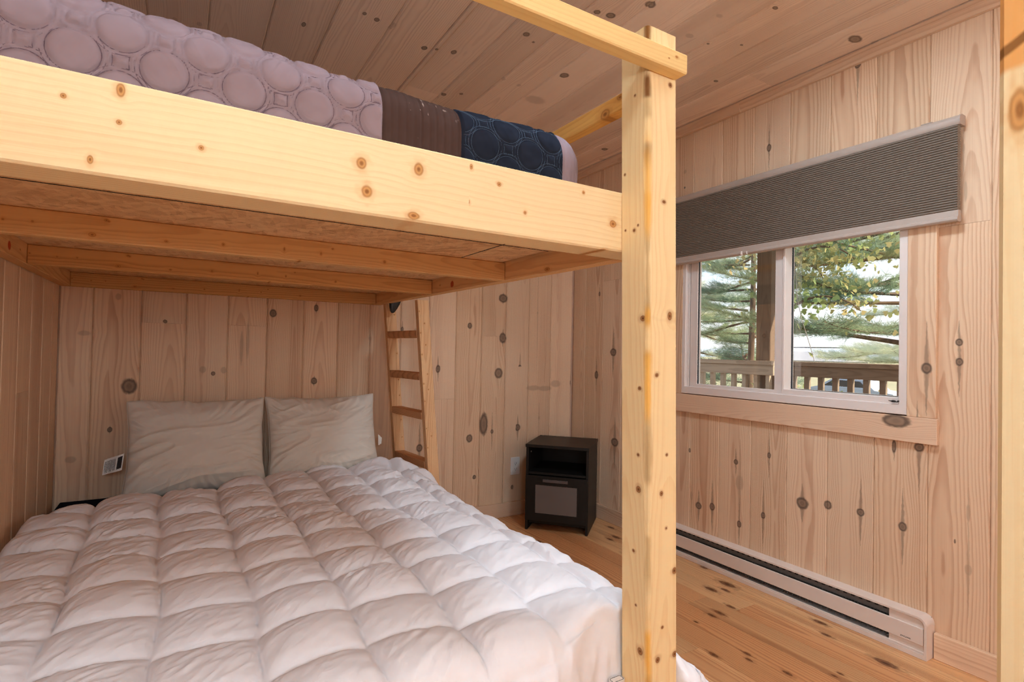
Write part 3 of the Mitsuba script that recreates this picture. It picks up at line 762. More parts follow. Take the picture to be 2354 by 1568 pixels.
def outline(p):
    """Point and outward normal of the mattress outline at arc length p from the left end of its front."""
    p = np.asarray(p, float)
    a = np.clip((p - L1) / RC, 0, PI / 2)
    s = np.maximum(p - L1 - LA, 0)
    x = np.where(p < L1, QX0 + p, QX1 - RC + RC * np.sin(a))
    y = np.where(p < L1, QY0, QY0 + RC - RC * np.cos(a) + s)
    return np.stack([x, y], -1), np.stack([np.sin(a), -np.cos(a)], -1)


ZB, RT = 1.4375, 0.085


def section(v, zt):
    """Inset and height at arc length v up the side of the quilt."""
    h = zt - RT - ZB
    a = np.clip((v - h) / RT, 0, PI / 2)
    t_ = np.maximum(v - h - RT * PI / 2, 0)
    ins = RT * (1 - np.cos(a)) + t_
    z = np.where(v < h, ZB + v, ZB + h + RT * np.sin(a))
    return ins, z, np.cos(a), np.sin(a)


def stitch_circles(x, w, x0, z0):
    """Height of the quilting: puffs between stitched rings (a staggered lattice) and small squares."""
    d = np.full(x.shape, 9.0)
    for row in range(-4, 5):
        zc = z0 + row * 0.0525
        off = x0 + (0.062 if row % 2 else 0.0)
        dx = (x - off + 0.062) % 0.124 - 0.062
        r = np.hypot(dx, (w - zc) * 1.0)
        d = np.minimum(d, np.abs(r - 0.0365))
        d = np.minimum(d, np.abs(r - 0.0435) + 0.0008)
        ddx = (x - off) % 0.124 - 0.062
        sq = np.maximum(np.abs(ddx), np.abs(w - zc)) + 0.12 * np.minimum(np.abs(ddx), np.abs(w - zc))
        d = np.minimum(d, np.abs(sq - 0.0125))
    return d


def quilt_panel(part, p0, p1, bsdf, style, label, nv=None, dp=0.0026):
    n = max(8, int((p1 - p0) / dp))
    P, V = np.meshgrid(np.linspace(p0, p1, n), np.linspace(0, 0.42, 150) if style != 'plain' else np.linspace(0, 0.42, 60), indexing='ij')
    xy, nrm = outline(P)
    zt = 1.684 + 0.030 * np.clip((0.25 - xy[..., 0]) / 0.6, 0, 1) + 0.008 * (meshkit.fbm(np.stack([P * 7, V * 0, P * 0], -1), 2, 3) - 0.5)
    ins, z, ca, sa = section(V, zt)
    w = ZB + V
    if style in ('lilac', 'navy'):
        xg = QX0 + P
        if style == 'lilac':
            d = stitch_circles(xg, w, -0.0365, 1.580)
        else:
            d = stitch_circles(xg, w, 0.590, 1.588)
        wr = meshkit.fbm(np.stack([xg * 14, w * 60 + 6 * np.sin(xg * 20), P * 0], -1), 3, 5)
        h = 0.0090 * (1 - np.exp(-d / 0.0042)) + 0.0035 * (wr - 0.5)
    elif style == 'ribs':
        s = (P - p0) / 0.0175
        d = np.abs(s - np.round(s)) * 0.0175
        h = 0.0026 * (1 - np.exp(-d / 0.0018)) + 0.004 * (meshkit.fbm(np.stack([P * 18, w * 18, P * 0], -1), 3, 9) - 0.5)
    else:
        h = 0.004 * (meshkit.fbm(np.stack([P * 9, w * 9, P * 0], -1), 3, 4) - 0.5)
    h = h * np.clip(np.minimum(P - p0, p1 - P) / 0.005, 0, 1)
    if style == 'navy':
        h = h * 0.7
    h = h + 0.008 * (meshkit.fbm(np.stack([P * 5, w * 4, P * 0 + 2], -1), 2, 8) - 0.5)
    X = xy[..., 0] + nrm[..., 0] * (h * ca - ins)
    Y = xy[..., 1] + nrm[..., 1] * (h * ca - ins)
    Z = z + h * sa
    m = grid_mesh(np.stack([X, Y, Z], -1))
    return put(qt + '__' + part, m, bsdf, smooth=True, label=label)


pa, pb, pc = 0.347 - QX0, 0.530 - QX0, 0.814 - QX0
quilt_panel('panel', 0.0, pa, 'quilt_lilac', 'lilac', 'lilac panel quilted in circles and squares')
quilt_panel('panel', pa, pb, 'quilt_brown', 'ribs', 'brown panel quilted in vertical ribs')
quilt_panel('panel', pb, pc, 'quilt_navy', 'navy', 'navy panel quilted in circles')
quilt_panel('panel', pc, pc + 0.26, 'quilt_lilac_pale', 'ribs', 'pale lilac ribbed end strip')
quilt_panel('panel', pc + 0.26, L1 + LA + QY1 - QY0 - RC - 0.02, 'quilt_navy', 'plain', 'navy side panel', dp=0.03)
top = hull([(x, y, z) for x, y in ((QX0, QY0 + 0.18), (QX1 - 0.18, QY0 + 0.18), (QX1 - 0.18, QY1), (QX0, QY1)) for z in (1.45, 1.683)])
put(qt + '__top', top, 'quilt_lilac')


# stitching on the navy panel: pale thread rings
def ring_pts(cx, cz, r, x_lo, x_hi, n=40):
    return on_quilt([(cx + r * math.cos(a), cz + r * math.sin(a)) for a in np.linspace(0, 2 * PI, n)], x_lo, x_hi)


def square_pts(cx, cz, r, x_lo, x_hi):
    c = [(-1, -1), (1, -1), (1, 1), (-1, 1), (-1, -1)]
    return on_quilt([(cx + r * (p[0] + (q[0] - p[0]) * f) * (1 - 0.12 * math.sin(PI * f)), cz + r * (p[1] + (q[1] - p[1]) * f) * (1 - 0.12 * math.sin(PI * f)))
                     for p, q in zip(c[:-1], c[1:]) for f in np.linspace(0, 1, 6)[:-1]] + [(cx - r, cz - r)], x_lo, x_hi)


def on_quilt(xw, x_lo, x_hi):
    out = []
    for x, w in xw:
        if not (x_lo < x < x_hi) or w < 1.46 or w > 1.76:
            out.append(None)
            continue
        p = np.array(x - QX0)
        xy, nrm = outline(p)
        ins, z, ca, sa = section(np.array(w - ZB), np.array(1.684))
        hh = 0.0019 + 0.008 * (float(meshkit.fbm(np.array([[p * 5, w * 4, 2.0]]), 2, 8)[0]) - 0.5)
        out.append((float(xy[0] + nrm[0] * (hh * ca - ins)), float(xy[1] + nrm[1] * (hh * ca - ins)), float(z + hh * sa)))
    return out


def stitching(ox, oz, x_lo, x_hi, rad, bsdf, label):
    threads = []
    for row in range(-3, 4):
        for k in range(math.floor((x_lo - ox) / 0.124) - 1, math.ceil((x_hi - ox) / 0.124) + 1):
            cx, cz = ox + 0.124 * k + (0.062 if row % 2 else 0.0), oz + row * 0.0525
            for r in (0.0365, 0.0435):
                run = []
                for q in ring_pts(cx, cz, r, x_lo, x_hi) + [None]:
                    if q is None:
                        if len(run) > 3:
                            threads.append(tube(run, rad, 4))
                        run = []
                    else:
                        run.append(q)
    for row in range(-3, 4):
        for k in range(math.floor((x_lo - ox) / 0.124) - 1, math.ceil((x_hi - ox) / 0.124) + 1):
            cx, cz = ox + 0.062 + 0.124 * k + (0.062 if row % 2 else 0.0), oz + row * 0.0525
            run = []
            for q in square_pts(cx, cz, 0.0125, x_lo, x_hi) + [None]:
                if q is None:
                    if len(run) > 3:
                        threads.append(tube(run, rad, 4))
                    run = []
                else:
                    run.append(q)
    put(qt + '__stitching', join(*threads), bsdf, label=label, kind='stuff')


stitching(0.590, 1.588, 0.534, 0.811, 0.0006, 'stitch_blue', 'pale blue stitched rings')
stitching(-0.0365, 1.580, QX0 + 0.01, 0.343, 0.0007, 'stitch_mauve', 'mauve stitched rings')

# ------------------------------------------------------------------ the lower bed
mt = thing('mattress', 'dark navy mattress of the lower bed under the white duvet', 'mattress')
mm = hull([(x, y, z) for x, y in ((XL + 0.02, 1.09), (0.90, 1.09), (0.90, 3.10), (XL + 0.02, 3.10)) for z in (0.19, 0.36)] +
          [(x, y, z) for x, y in ((XL + 0.035, 1.105), (0.885, 1.105), (0.885, 3.085), (XL + 0.035, 3.085)) for z in (0.17, 0.40)])
put(mt + '__body', mm, 'mattress_navy', smooth=40)
bx_ = thing('bed_base', 'low pine bed base under the lower mattress', 'bed base')
for x in (XL + 0.03, 0.86):
    put(bx_ + '__side', cbox((x, 1.14, 0.07), (x + 0.03, 3.08, 0.168), 0.002), 'lumber_y', uv=(0.12, x + 0.08))
for y in (1.20, 2.1, 3.03):
    put(bx_ + '__slat', cbox((XL + 0.061, y, 0.12), (0.859, y + 0.04, 0.168), 0.002), 'lumber_x', uv=(0.15, y + 0.1))
for x in (XL + 0.03, 0.86):
    for y in (1.3, 2.9):
        put(bx_ + '__foot', cbox((x, y, 0.0), (x + 0.03, y + 0.06, 0.0698), 0.002), 'lumber_y', uv=(0.05, x + 0.08))

dv = thing('duvet', 'white box-stitched down duvet spread over the lower bed', 'duvet')
XE, YE = 0.985, 1.035
s_ = np.concatenate([np.arange(XL + 0.012, XE, 0.0065), np.arange(XE, XE + 0.52, 0.008)])
tn = np.linspace(0, 1, 330)
ctrl = np.array([(-0.47, 2.44), (-0.42, 2.47), (-0.34, 2.585), (-0.25, 2.64), (-0.17, 2.74), (0.0, 2.70), (0.10, 2.71), (0.20, 2.76), (0.37, 2.86), (0.6, 2.90), (0.92, 2.90), (1.0, 2.78), (1.1, 2.62), (1.3, 2.5), (1.6, 2.45)])
tend = np.interp(s_, ctrl[:, 0], ctrl[:, 1])
k9 = np.ones(9) / 9
tend = np.convolve(np.pad(tend, 4, mode='edge'), k9, mode='valid')
t0_ = YE - 0.34
S = np.repeat(s_[:, None], len(tn), 1)
Tt = t0_ + (tend[:, None] - t0_) * tn[None, :]
R0 = 0.085
os_, ot_ = np.maximum(S - XE, 0), np.maximum(YE - Tt, 0)
dist = np.hypot(os_, ot_)
ang = np.arctan2(ot_, os_ + 1e-9)
a = np.clip(dist / R0, 0, PI / 2)
rest = np.maximum(dist - R0 * PI / 2, 0)
corner = np.sin(2 * ang) * (dist > 0)
side = np.where(os_ > 0, np.cos(ang), 0)
flare = 0.10 + 0.30 * side * np.clip((1.75 - Tt) / 0.5, 0, 1) + 0.38 * corner
foldp = 0.016 * np.sin(S * 52 + 5 * meshkit.noise(np.stack([S * 6, Tt * 0, S * 0], -1))) * np.clip(rest / 0.12, 0, 1) * (np.abs(np.sin(ang)) > 0.5)
foldp += 0.009 * np.sin(Tt * 34 + 4 * meshkit.noise(np.stack([Tt * 6, Tt * 0, S * 0], -1), 5)) * np.clip(rest / 0.12, 0, 1) * side
hor = R0 * np.sin(a) + rest * flare + foldp
drop = R0 * (1 - np.cos(a)) + rest * np.sqrt(np.maximum(1 - np.minimum(flare, 0.9) ** 2, 0.1))
X0 = np.minimum(S, XE) + hor * np.cos(ang) * (dist > 0)
Y0 = np.maximum(Tt, YE) - hor * np.sin(ang) * (dist > 0)
topz = 0.462 + 0.018 * (meshkit.fbm(np.stack([S * 1.7, Tt * 1.7, S * 0], -1), 2, 21) - 0.5) * 2 + 0.012 * np.clip((Tt - 1.4) / 1.2, 0, 1)
Z0 = np.maximum(topz - drop, 0.012 + 0.01 * meshkit.noise(np.stack([S * 20, Tt * 20, S * 0], -1)))
# head edge rolls down to the mattress, left edge against the wall too
de = (tend[:, None] - Tt)
roll_e = np.clip(de / 0.075, 0, 1)
Z0 = Z0 - np.where(S < XE + 0.05, (1 - np.sqrt(1 - (1 - roll_e) ** 2)) * (topz - 0.405), 0)
dl = np.clip((S - s_[0]) / 0.06, 0, 1)
Z0 = Z0 - (1 - np.sqrt(1 - (1 - dl) ** 2)) * 0.055
# box stitching
jit_r = 0.02 * np.sin(np.arange(12) * 5.1)
su = (S + 0.045 + 0.012 * np.sin(Tt * 3.1) + 0.006 * np.sin(Tt * 11 + S * 4)) / 0.200
ci = np.floor(su).astype(int)
rowoff = 0.05 * np.sin(ci * 2.7)
tv = (Tt - 1.16 + 0.010 * np.sin(S * 9 + ci) + 0.012 * np.sin(S * 3.0)) / 0.187 + rowoff
ri = np.floor(tv).astype(int)
fu, fv = su - ci, tv - ri
amp = 0.75 + 0.5 * np.mod(np.sin(ci * 12.9898 + ri * 78.233) * 43758.5453, 1.0)
puff = (np.sin(PI * np.clip(fu, 0, 1)) ** 0.45) * (np.sin(PI * np.clip(fv, 0, 1)) ** 0.42)
H = 0.034 * puff * amp * np.where(os_ > 0, 0.55, 1.0)
cell = np.mod(np.sin(ci * 91.7 + ri * 37.3) * 4375.85, 1.0)
# creases: thin ridges that run obliquely across the boxes, stronger by the seams and towards the head
wx = S + 5.3 * cell + 0.05 * meshkit.noise(np.stack([S * 5, Tt * 5, S * 0], -1), 2)
wy = Tt + 9.1 * cell + 0.05 * meshkit.noise(np.stack([S * 5, Tt * 5, S * 0], -1), 4)


def ridges(th_, f, seed, stretch=4.0):
    u, v = wx * math.cos(th_) + wy * math.sin(th_), -wx * math.sin(th_) + wy * math.cos(th_)
    n = meshkit.noise(np.stack([u * f, v * f * stretch, S * 0 + 0.37], -1), seed)
    return 1 - np.abs(2 * n - 1)


near = np.clip(1 - puff, 0, 1)
tw = 0.5 * (cell - 0.5)
cre = 0.0042 * ridges(0.45, 7, 31, 3.5) ** 3 + 0.0050 * ridges(0.85, 12, 32, 4) ** 3 + 0.0044 * ridges(0.3, 18, 33, 4) ** 3 + 0.0030 * ridges(0.65, 30, 34, 4.5) ** 3 + 0.0016 * ridges(0.95, 48, 35, 4) ** 2
cre *= np.clip(puff * 1.6, 0, 1) ** 1.5
mask = meshkit.fbm(np.stack([S * 4, Tt * 4, S * 0], -1), 2, 40)
H += cre * (0.50 + 1.3 * np.clip(mask - 0.35, 0, 1)) * (1.0 + 0.7 * near) * (0.62 + 0.38 * np.clip((Tt - 1.2) / 0.7, 0, 1))
hang = np.clip(ot_ / 0.10, 0, 1)
H = H * (1 - 0.6 * hang) + 0.012 * hang * (1 - np.abs(2 * meshkit.noise(np.stack([S * 24 + 1.5 * meshkit.noise(np.stack([S * 4, Tt * 9, S * 0], -1), 60), Tt * 3.5, S * 0], -1), 61) - 1)) ** 2
# bunched fold at the right head corner
fold = np.exp(-((Tt - (tend[:, None] - 0.075)) / 0.05) ** 2) * np.clip((S - 0.78) / 0.12, 0, 1) * (S < XE + 0.25)
H += 0.035 * fold * (0.7 + 0.6 * meshkit.noise(np.stack([S * 14, Tt * 6, S * 0], -1), 50))
B = np.stack([X0, Y0, Z0], -1)
gu = np.gradient(B, axis=0) / np.gradient(s_)[:, None, None]
gv = np.gradient(B, axis=1)
N = np.cross(gu, gv)
N /= np.maximum(np.linalg.norm(N, axis=-1, keepdims=True), 1e-9)
lowf = np.clip((Z0 - 0.02) / 0.1, 0.1, 1)
edge_in = np.clip(de / 0.05, 0.15, 1) * np.clip((S - s_[0]) / 0.05, 0.1, 1)
DV = B + N * (H * lowf * edge_in)[..., None]
DV[..., 0] = np.maximum(DV[..., 0], XL + 0.008)
kk = 0.012
fx = np.clip((DV[..., 0] - 0.66) / 0.24, 0, 1)
lim = 0.925 + 0.098 * fx * fx * (3 - 2 * fx)
soft = lim + kk * np.logaddexp(0, (DV[..., 1] - lim) / kk)
wgt = np.clip((1.068 - DV[..., 0]) / 0.022, 0, 1)
act = 1 / (1 + np.exp(np.clip((DV[..., 1] - lim) / kk, -40, 40)))
fl = meshkit.noise(np.stack([DV[..., 0] * 22 + 1.2 * meshkit.noise(np.stack([S * 4, Tt * 8, S * 0], -1), 70), Tt * 3.0, S * 0], -1), 71)
soft = soft - 0.012 * act * (1 - np.abs(2 * fl - 1)) ** 2 * np.clip((topz - 0.03 - Z0) / 0.06, 0, 1)
DV[..., 1] = DV[..., 1] * (1 - wgt) + soft * wgt
put(dv + '__cover', grid_mesh(DV), 'duvet_cloth', smooth=True)


# ------------------------------------------------------------------ pillows
def pillow(name, label, W, H_, Th, loc, tilt, turn, roll_, seed, group=None):
    t = thing(name, label, 'pillow', group)
    n, m_ = 150, 110
    u, v = np.meshgrid(np.sin(np.linspace(-PI / 2, PI / 2, n)) * 0.35 + np.linspace(-1, 1, n) * 0.65, np.sin(np.linspace(-PI / 2, PI / 2, m_)) * 0.35 + np.linspace(-1, 1, m_) * 0.65, indexing='ij')
    bow = 0.055
    x = W / 2 * u * (1 - bow * (1 - v ** 2) + 0.012 * (meshkit.noise(np.stack([v * 5, u * 0, v * 0 + seed], -1), seed) - 0.5) * np.abs(u))
    z = H_ / 2 * v * (1 - bow * 1.1 * (1 - u ** 2) + 0.05 * (meshkit.noise(np.stack([u * 4, u * 0 + seed, v * 0], -1), seed + 1) - 0.5) * np.abs(v))
    e = np.clip((1 - u ** 2) * (1 - v ** 2), 0, 1)
    body = Th / 2 * e ** 0.42
    sag = 1 + 0.22 * (-v)
    edge = np.exp(-np.minimum(1 - np.abs(u), 1 - np.abs(v)) * 5.0)
    g1 = np.arctan2(v, u)
    rad = 0.007 * np.sin(g1 * 38 + 5 * meshkit.noise(np.stack([u * 4, v * 4, u * 0], -1), seed + 3)) * edge * (e > 0.0) * np.minimum(1, e * 12)
    c, s = math.cos(-0.32), math.sin(-0.32)
    p, q = u * c - v * s, u * s + v * c
    rg = 1 - np.abs(2 * meshkit.noise(np.stack([p * 1.5, q * 4.5 + 0.4 * np.sin(p * 3), u * 0 + seed], -1), seed + 7) - 1)
    rg2 = 1 - np.abs(2 * meshkit.noise(np.stack([p * 2.5 + 4, q * 9, u * 0 + seed], -1), seed + 9) - 1)
    wr = (0.012 * rg ** 3 + 0.004 * rg2 ** 2) * np.minimum(1, e * 3)
    front = np.stack([x, -(body * sag + rad + wr), z], -1)
    back = np.stack([x, body * 0.75, z], -1)
    M = trimesh.transformations.translation_matrix(loc) @ trimesh.transformations.rotation_matrix(turn, [0, 0, 1]) @ trimesh.transformations.rotation_matrix(-tilt, [1, 0, 0]) @ trimesh.transformations.rotation_matrix(roll_, [0, 1, 0])
    fm, bm = grid_mesh(front), grid_mesh(back, True)
    mesh = join(fm, bm)
    mesh.merge_vertices(digits_vertex=5)
    mesh.apply_transform(M)
    put(t + '__body', mesh, 'pillow_cloth', smooth=True)
    idx = [(0, j) for j in range(m_)] + [(i, m_ - 1) for i in range(n)] + [(n - 1, j) for j in range(m_ - 1, -1, -1)] + [(i, 0) for i in range(n - 1, -1, -1)]
    loop = np.array([front[i, j] for i, j in idx[::3]])
    pip = tube(np.vstack([loop, loop[:2]]), 0.0022, 6)
    pip.apply_transform(M)
    put(t + '__piping', pip, 'pillow_cloth', smooth=True)
    return t, M


p1, M1 = pillow('pillow', 'wide off-white pillow with a printed tag, left of the two against the wall', 0.575, 0.455, 0.18, (0.080, 2.955, 0.632), 0.36, 0.02, 0.005, 3)
p2, M2 = pillow('pillow', 'off-white pillow nearest the ladder, right of the two against the wall', 0.560, 0.435, 0.18, (0.655, 2.975, 0.640), 0.33, -0.03, -0.02, 14)


def tag(owner, pts, label, bend=0.004):
    """A sewn cloth tag, a curved sheet with thickness."""
    A, B_, C_, D_ = (np.array(q, float) for q in pts)
    n = 9
    G = np.zeros((n, 2, 3))
    for i in range(n):
        f = i / (n - 1)
        G[i, 0], G[i, 1] = A + (B_ - A) * f, D_ + (C_ - D_) * f
        G[i, :, 1] -= bend * math.sin(f * 6)
    top_ = grid_mesh(G)
    G2 = G.copy()
    G2[..., 1] += 0.0008
    return put(owner + '__tag', join(top_, grid_mesh(G2, True)), 'tag_cloth', label=label)


tg = tag(p1, [(-0.200, 2.885, 0.632), (-0.270, 2.900, 0.606), (-0.277, 2.905, 0.540), (-0.207, 2.888, 0.560)], 'white care tag with black print')
ink = []
for i, (f0, f1) in enumerate(((0.06, 0.30),)):
    q = lambda f, g: np.array([-0.200 - 0.070 * f - 0.007 * g, 2.8835 + 0.015 * f + 0.003 * g - 0.004 * math.sin(f * 6), 0.632 - 0.026 * f - 0.070 * g])
    ink.append(hull([q(f0, 0.12), q(f1, 0.12), q(f1, 0.86), q(f0, 0.86), q(f0, 0.12) + [0, -0.0008, 0], q(f1, 0.86) + [0, -0.0008, 0]]))
for k in range(9):
    f = 0.40 + 0.065 * k
    ink.append(hull([q(f, 0.14), q(f + 0.022, 0.14), q(f + 0.022, 0.86 - 0.2 * (k % 3 == 2)), q(f, 0.86 - 0.2 * (k % 3 == 2)), q(f, 0.14) + [0, -0.0006, 0], q(f + 0.02, 0.8) + [0, -0.0006, 0]]))
put(tg + '__print', join(*ink), 'label_ink', kind='stuff', label='black print on the tag')
tag(p2, [(0.925, 2.905, 0.640), (0.950, 2.915, 0.618), (0.948, 2.918, 0.585), (0.928, 2.908, 0.580)], 'small white tag')

# ------------------------------------------------------------------ nightstand in the corner
ns = thing('nightstand', 'black-brown nightstand with a frosted drawer front in the corner', 'nightstand')
FLc = np.array([1.849, 2.850, 0.0])
ex = np.array([0.263, -0.291, 0.0]) / 0.39223
ey = np.array([0.742, 0.671, 0.0])
NW, ND, NH = 0.391, 0.383, 0.53
MN = np.eye(4)
MN[:3, 0], MN[:3, 1], MN[:3, 2], MN[:3, 3] = ex, ey, (0, 0, 1), FLc
if np.linalg.det(MN[:3, :3]) < 0:
    raise ValueError('mirrored')
nb = lambda part, lo, hi, m='black_brown', c=0.0012, label=None: put(ns + '__' + part, cbox(lo, hi, c, MN), m, label=label)
nb('top', (-0.003, -0.004, NH - 0.019), (NW + 0.003, ND, NH))
nb('side', (0.0, 0.006, 0.0), (0.016, ND - 0.003, NH - 0.0194))
nb('side', (NW - 0.016, 0.006, 0.0), (NW, ND - 0.003, NH - 0.0194))
nb('back', (0.0164, ND - 0.008, 0.04), (NW - 0.0164, ND - 0.004, NH - 0.0194))
nb('shelf', (0.0164, 0.012, 0.343), (NW - 0.0164, ND - 0.0084, 0.358))
nb('plinth', (0.0164, 0.035, 0.035), (NW - 0.0164, 0.050, 0.062))
nb('floor_panel', (0.0164, 0.0504, 0.050), (NW - 0.0164, ND - 0.0084, 0.062))
dw = put(ns + '__drawer', join(cbox((0.003, -0.010, 0.064), (NW - 0.003, 0.005, 0.112), 0.001, MN), cbox((0.003, -0.010, 0.285), (NW - 0.003, 0.005, 0.340), 0.001, MN),
                               cbox((0.003, -0.010, 0.110), (0.066, 0.005, 0.287), 0.001, MN), cbox((NW - 0.066, -0.010, 0.110), (NW - 0.003, 0.005, 0.287), 0.001, MN)), 'black_brown')
put(dw + '__glass_panel', cbox((0.0645, -0.0075, 0.1105), (NW - 0.0645, 0.002, 0.2865), 0.0008, MN), 'frosted_panel', label='frosted grey glass panel')
put(dw + '__handle', cbox((0.112, -0.0135, 0.304), (0.268, -0.0095, 0.322), 0.0012, MN), 'handle_grey', label='grey slot handle')
put(ns + '__shelf_pin', cbox((0.0164, 0.055, 0.470), (0.021, 0.063, 0.480), 0.0015, MN), 'steel')

# ------------------------------------------------------------------ wall outlet
ot = thing('wall_outlet', 'white electrical outlet on the head wall beside the nightstand', 'outlet')
put(ot + '__plate', cbox((1.912, YH - 0.0065, 0.270), (1.984, YH - 0.0002, 0.388), 0.002), 'white_plastic')
rc = put(ot + '__receptacle', cbox((1.931, YH - 0.0085, 0.295), (1.965, YH - 0.0063, 0.363), 0.0008), 'white_plastic')
for cz in (0.347, 0.311):
    for dx in (-0.006, 0.006):
        put(rc + '__slot', box((1.948 + dx - 0.001, YH - 0.0089, cz - 0.004), (1.948 + dx + 0.001, YH - 0.0084, cz + 0.005)), 'label_ink')
    gh = trimesh.creation.cylinder(radius=0.0025, height=0.0006, sections=12)
    gh.apply_transform(trimesh.transformations.rotation_matrix(PI / 2, [1, 0, 0]))
    gh.apply_translation((1.948, YH - 0.0087, cz - 0.010))
    put(rc + '__slot', gh, 'label_ink')

# ------------------------------------------------------------------ baseboard heater
import shapely.geometry as sg
ht = thing('baseboard_heater', 'long white electric baseboard heater under the window', 'heater')
HY0, HY1, HZ, HX = 0.918, 2.350, 0.152, 2.360


def rounded(y0, y1, z0, z1, r):
    return sg.Polygon([(y0, z0)] + [(y1, z0)] + [(y1 - r + r * math.cos(a), z1 - r + r * math.sin(a)) for a in np.linspace(0, PI / 2, 9)] + [(y0 + r - r * math.sin(a), z1 - r + r * math.cos(a)) for a in np.linspace(0, PI / 2, 9)])


outer = rounded(HY0, HY1, 0.001, HZ, 0.030)
inner = rounded(HY0 + 0.008, HY1 - 0.008, 0.0185, HZ - 0.007, 0.024)
put(ht + '__casing', extrude_x(outer.difference(inner), HX, XW - 0.0002), 'heater_white', smooth=25)
put(ht + '__back_plate', cbox((XW - 0.006, HY0 + 0.0085, 0.019), (XW - 0.0005, HY1 - 0.0085, HZ - 0.0075), 0.001), 'heater_dark', label='dark grey inside')
for a, b in ((HY0 + 0.0085, 1.046), (2.222, HY1 - 0.0085)):
    put(ht + '__end_cover', extrude_x(inner.buffer(-0.0004).intersection(sg.box(a, 0, b, 1)), HX + 0.009, HX + 0.020), 'heater_white', smooth=25)
fp = put(ht + '__front_panel', cbox((HX + 0.001, HY0 + 0.012, 0.050), (HX + 0.010, HY1 - 0.012, 0.112), 0.0015), 'heater_white')
put(ht + '__bottom_strip', cbox((HX + 0.004, HY0 + 0.009, 0.0188), (HX + 0.012, HY1 - 0.009, 0.0260), 0.001), 'heater_white')
fins = [box((HX + 0.022, y, 0.030), (XW - 0.012, y + 0.0012, 0.118)) for y in np.arange(1.06, 2.21, 0.012)]
put(ht + '__fins', join(*fins), 'heater_dark', kind='stuff', label='dark heating fins behind the slot')
notch = [box((HX + 0.020, y, 0.131), (HX + 0.024, y + 0.012, 0.136)) for y in np.arange(1.06, 2.2, 0.030)]
put(ht + '__vent_slots', join(*notch), 'label_ink', kind='stuff', label='row of small dark vent notches')
put(ht + '__grille', cbox((HX + 0.024, 1.047, 0.112), (HX + 0.026, 2.221, HZ - 0.0075), 0.0005), 'heater_dark')
txt = meshkit.text_mesh('STELPRO', 0.0055, 0.0006, bold=True)
Vt = txt.vertices.copy()
sc = 0.034 / (Vt[:, 0].max() - Vt[:, 0].min())
txt.vertices = np.stack([HX + 0.0008 - Vt[:, 2] * 0.5, 1.004 - Vt[:, 0] * sc, 0.0575 + Vt[:, 1] * 0.9], 1)
put(fp + '__lettering', txt, 'handle_grey', label='small grey maker lettering')

# ------------------------------------------------------------------ cellular blind
bd = thing('window_blind', 'dark grey pleated blind half lowered over the window', 'blind')
BY0, BY1 = 0.838, 2.265
hr = sg.Polygon([(2.4245, 1.963), (2.384, 1.963), (2.379, 1.969), (2.377, 1.980), (2.379, 1.990), (2.385, 1.996), (2.394, 1.999), (2.4245, 1.999)])
put(bd + '__headrail', extrude_y(hr, BY0, BY1), 'blind_metal', smooth=35, label='taupe headrail')
put(bd + '__end_cap', extrude_y(hr.buffer(0.001), BY0 - 0.004, BY0), 'blind_metal', smooth=35)
put(bd + '__bracket', cbox((2.392, 0.925, 1.9992), (2.4245, 0.962, 2.003), 0.001), 'blind_metal')
npl = 34
zt_, zb_ = 1.9626, 1.652
hp = (zt_ - zb_) / npl
fr, bk = [], []
for i in range(npl):
    z = zt_ - i * hp
    fr += [(2.3865, z), (2.3805, z - hp * 0.35), (2.3800, z - hp * 0.5), (2.3805, z - hp * 0.65)]
    bk += [(2.4015, z), (2.4080, z - hp * 0.5)]
fr.append((2.3865, zb_))
bk.append((2.4015, zb_))
put(bd + '__pleated_fabric', extrude_y(sg.Polygon(fr + bk[::-1]), BY0 + 0.004, BY1 - 0.004), 'blind_fabric', smooth=False, label='dark grey pleated fabric')
br = sg.Polygon([(2.406, 1.6515), (2.383, 1.6515), (2.381, 1.628), (2.375, 1.6235), (2.374, 1.616), (2.378, 1.611), (2.386, 1.609), (2.406, 1.612)])
put(bd + '__bottom_rail', extrude_y(br, BY0 + 0.001, BY1 - 0.001), 'blind_metal', smooth=35, label='taupe bottom rail')
put(bd + '__clip', cbox((2.3725, 1.718, 1.6085), (2.388, 1.728, 1.627), 0.002), 'white_plastic')
put(bd + '__clip', cbox((2.3735, 1.690, 1.6095), (2.386, 1.696, 1.624), 0.001), 'white_plastic')

# ------------------------------------------------------------------ small things
sk = thing('wall_screw', 'small steel screw in the planks left of the blind', 'screw')
s1_ = trimesh.creation.cylinder(radius=0.0055, height=0.003, sections=16)
s1_.apply_transform(trimesh.transformations.rotation_matrix(PI / 2, [0, 1, 0]))
s1_.apply_translation((XW - 0.0016, 2.131, 2.055))
put(sk, s1_, 'steel', own=True, smooth=30)

wp = thing('plastic_box', 'rounded corner of a white plastic box beside the foot of the bunk post', 'box')
wm = trimesh.creation.extrude_polygon(sg.box(-0.010, -0.003, 0.014, 0.003).buffer(0.008), 0.318, engine='earcut')
wm.apply_translation((0.921, 0.999, 0.001))
put(wp + '__case', wm, 'white_plastic', smooth=40)
wl_ = trimesh.creation.extrude_polygon(sg.box(-0.010, -0.003, 0.014, 0.003).buffer(0.0055).difference(sg.box(-0.010, -0.003, 0.014, 0.003).buffer(0.0045)), 0.0008, engine='earcut')
wl_.apply_translation((0.921, 0.999, 0.3188))
put(wp + '__seam', wl_, 'handle_grey')

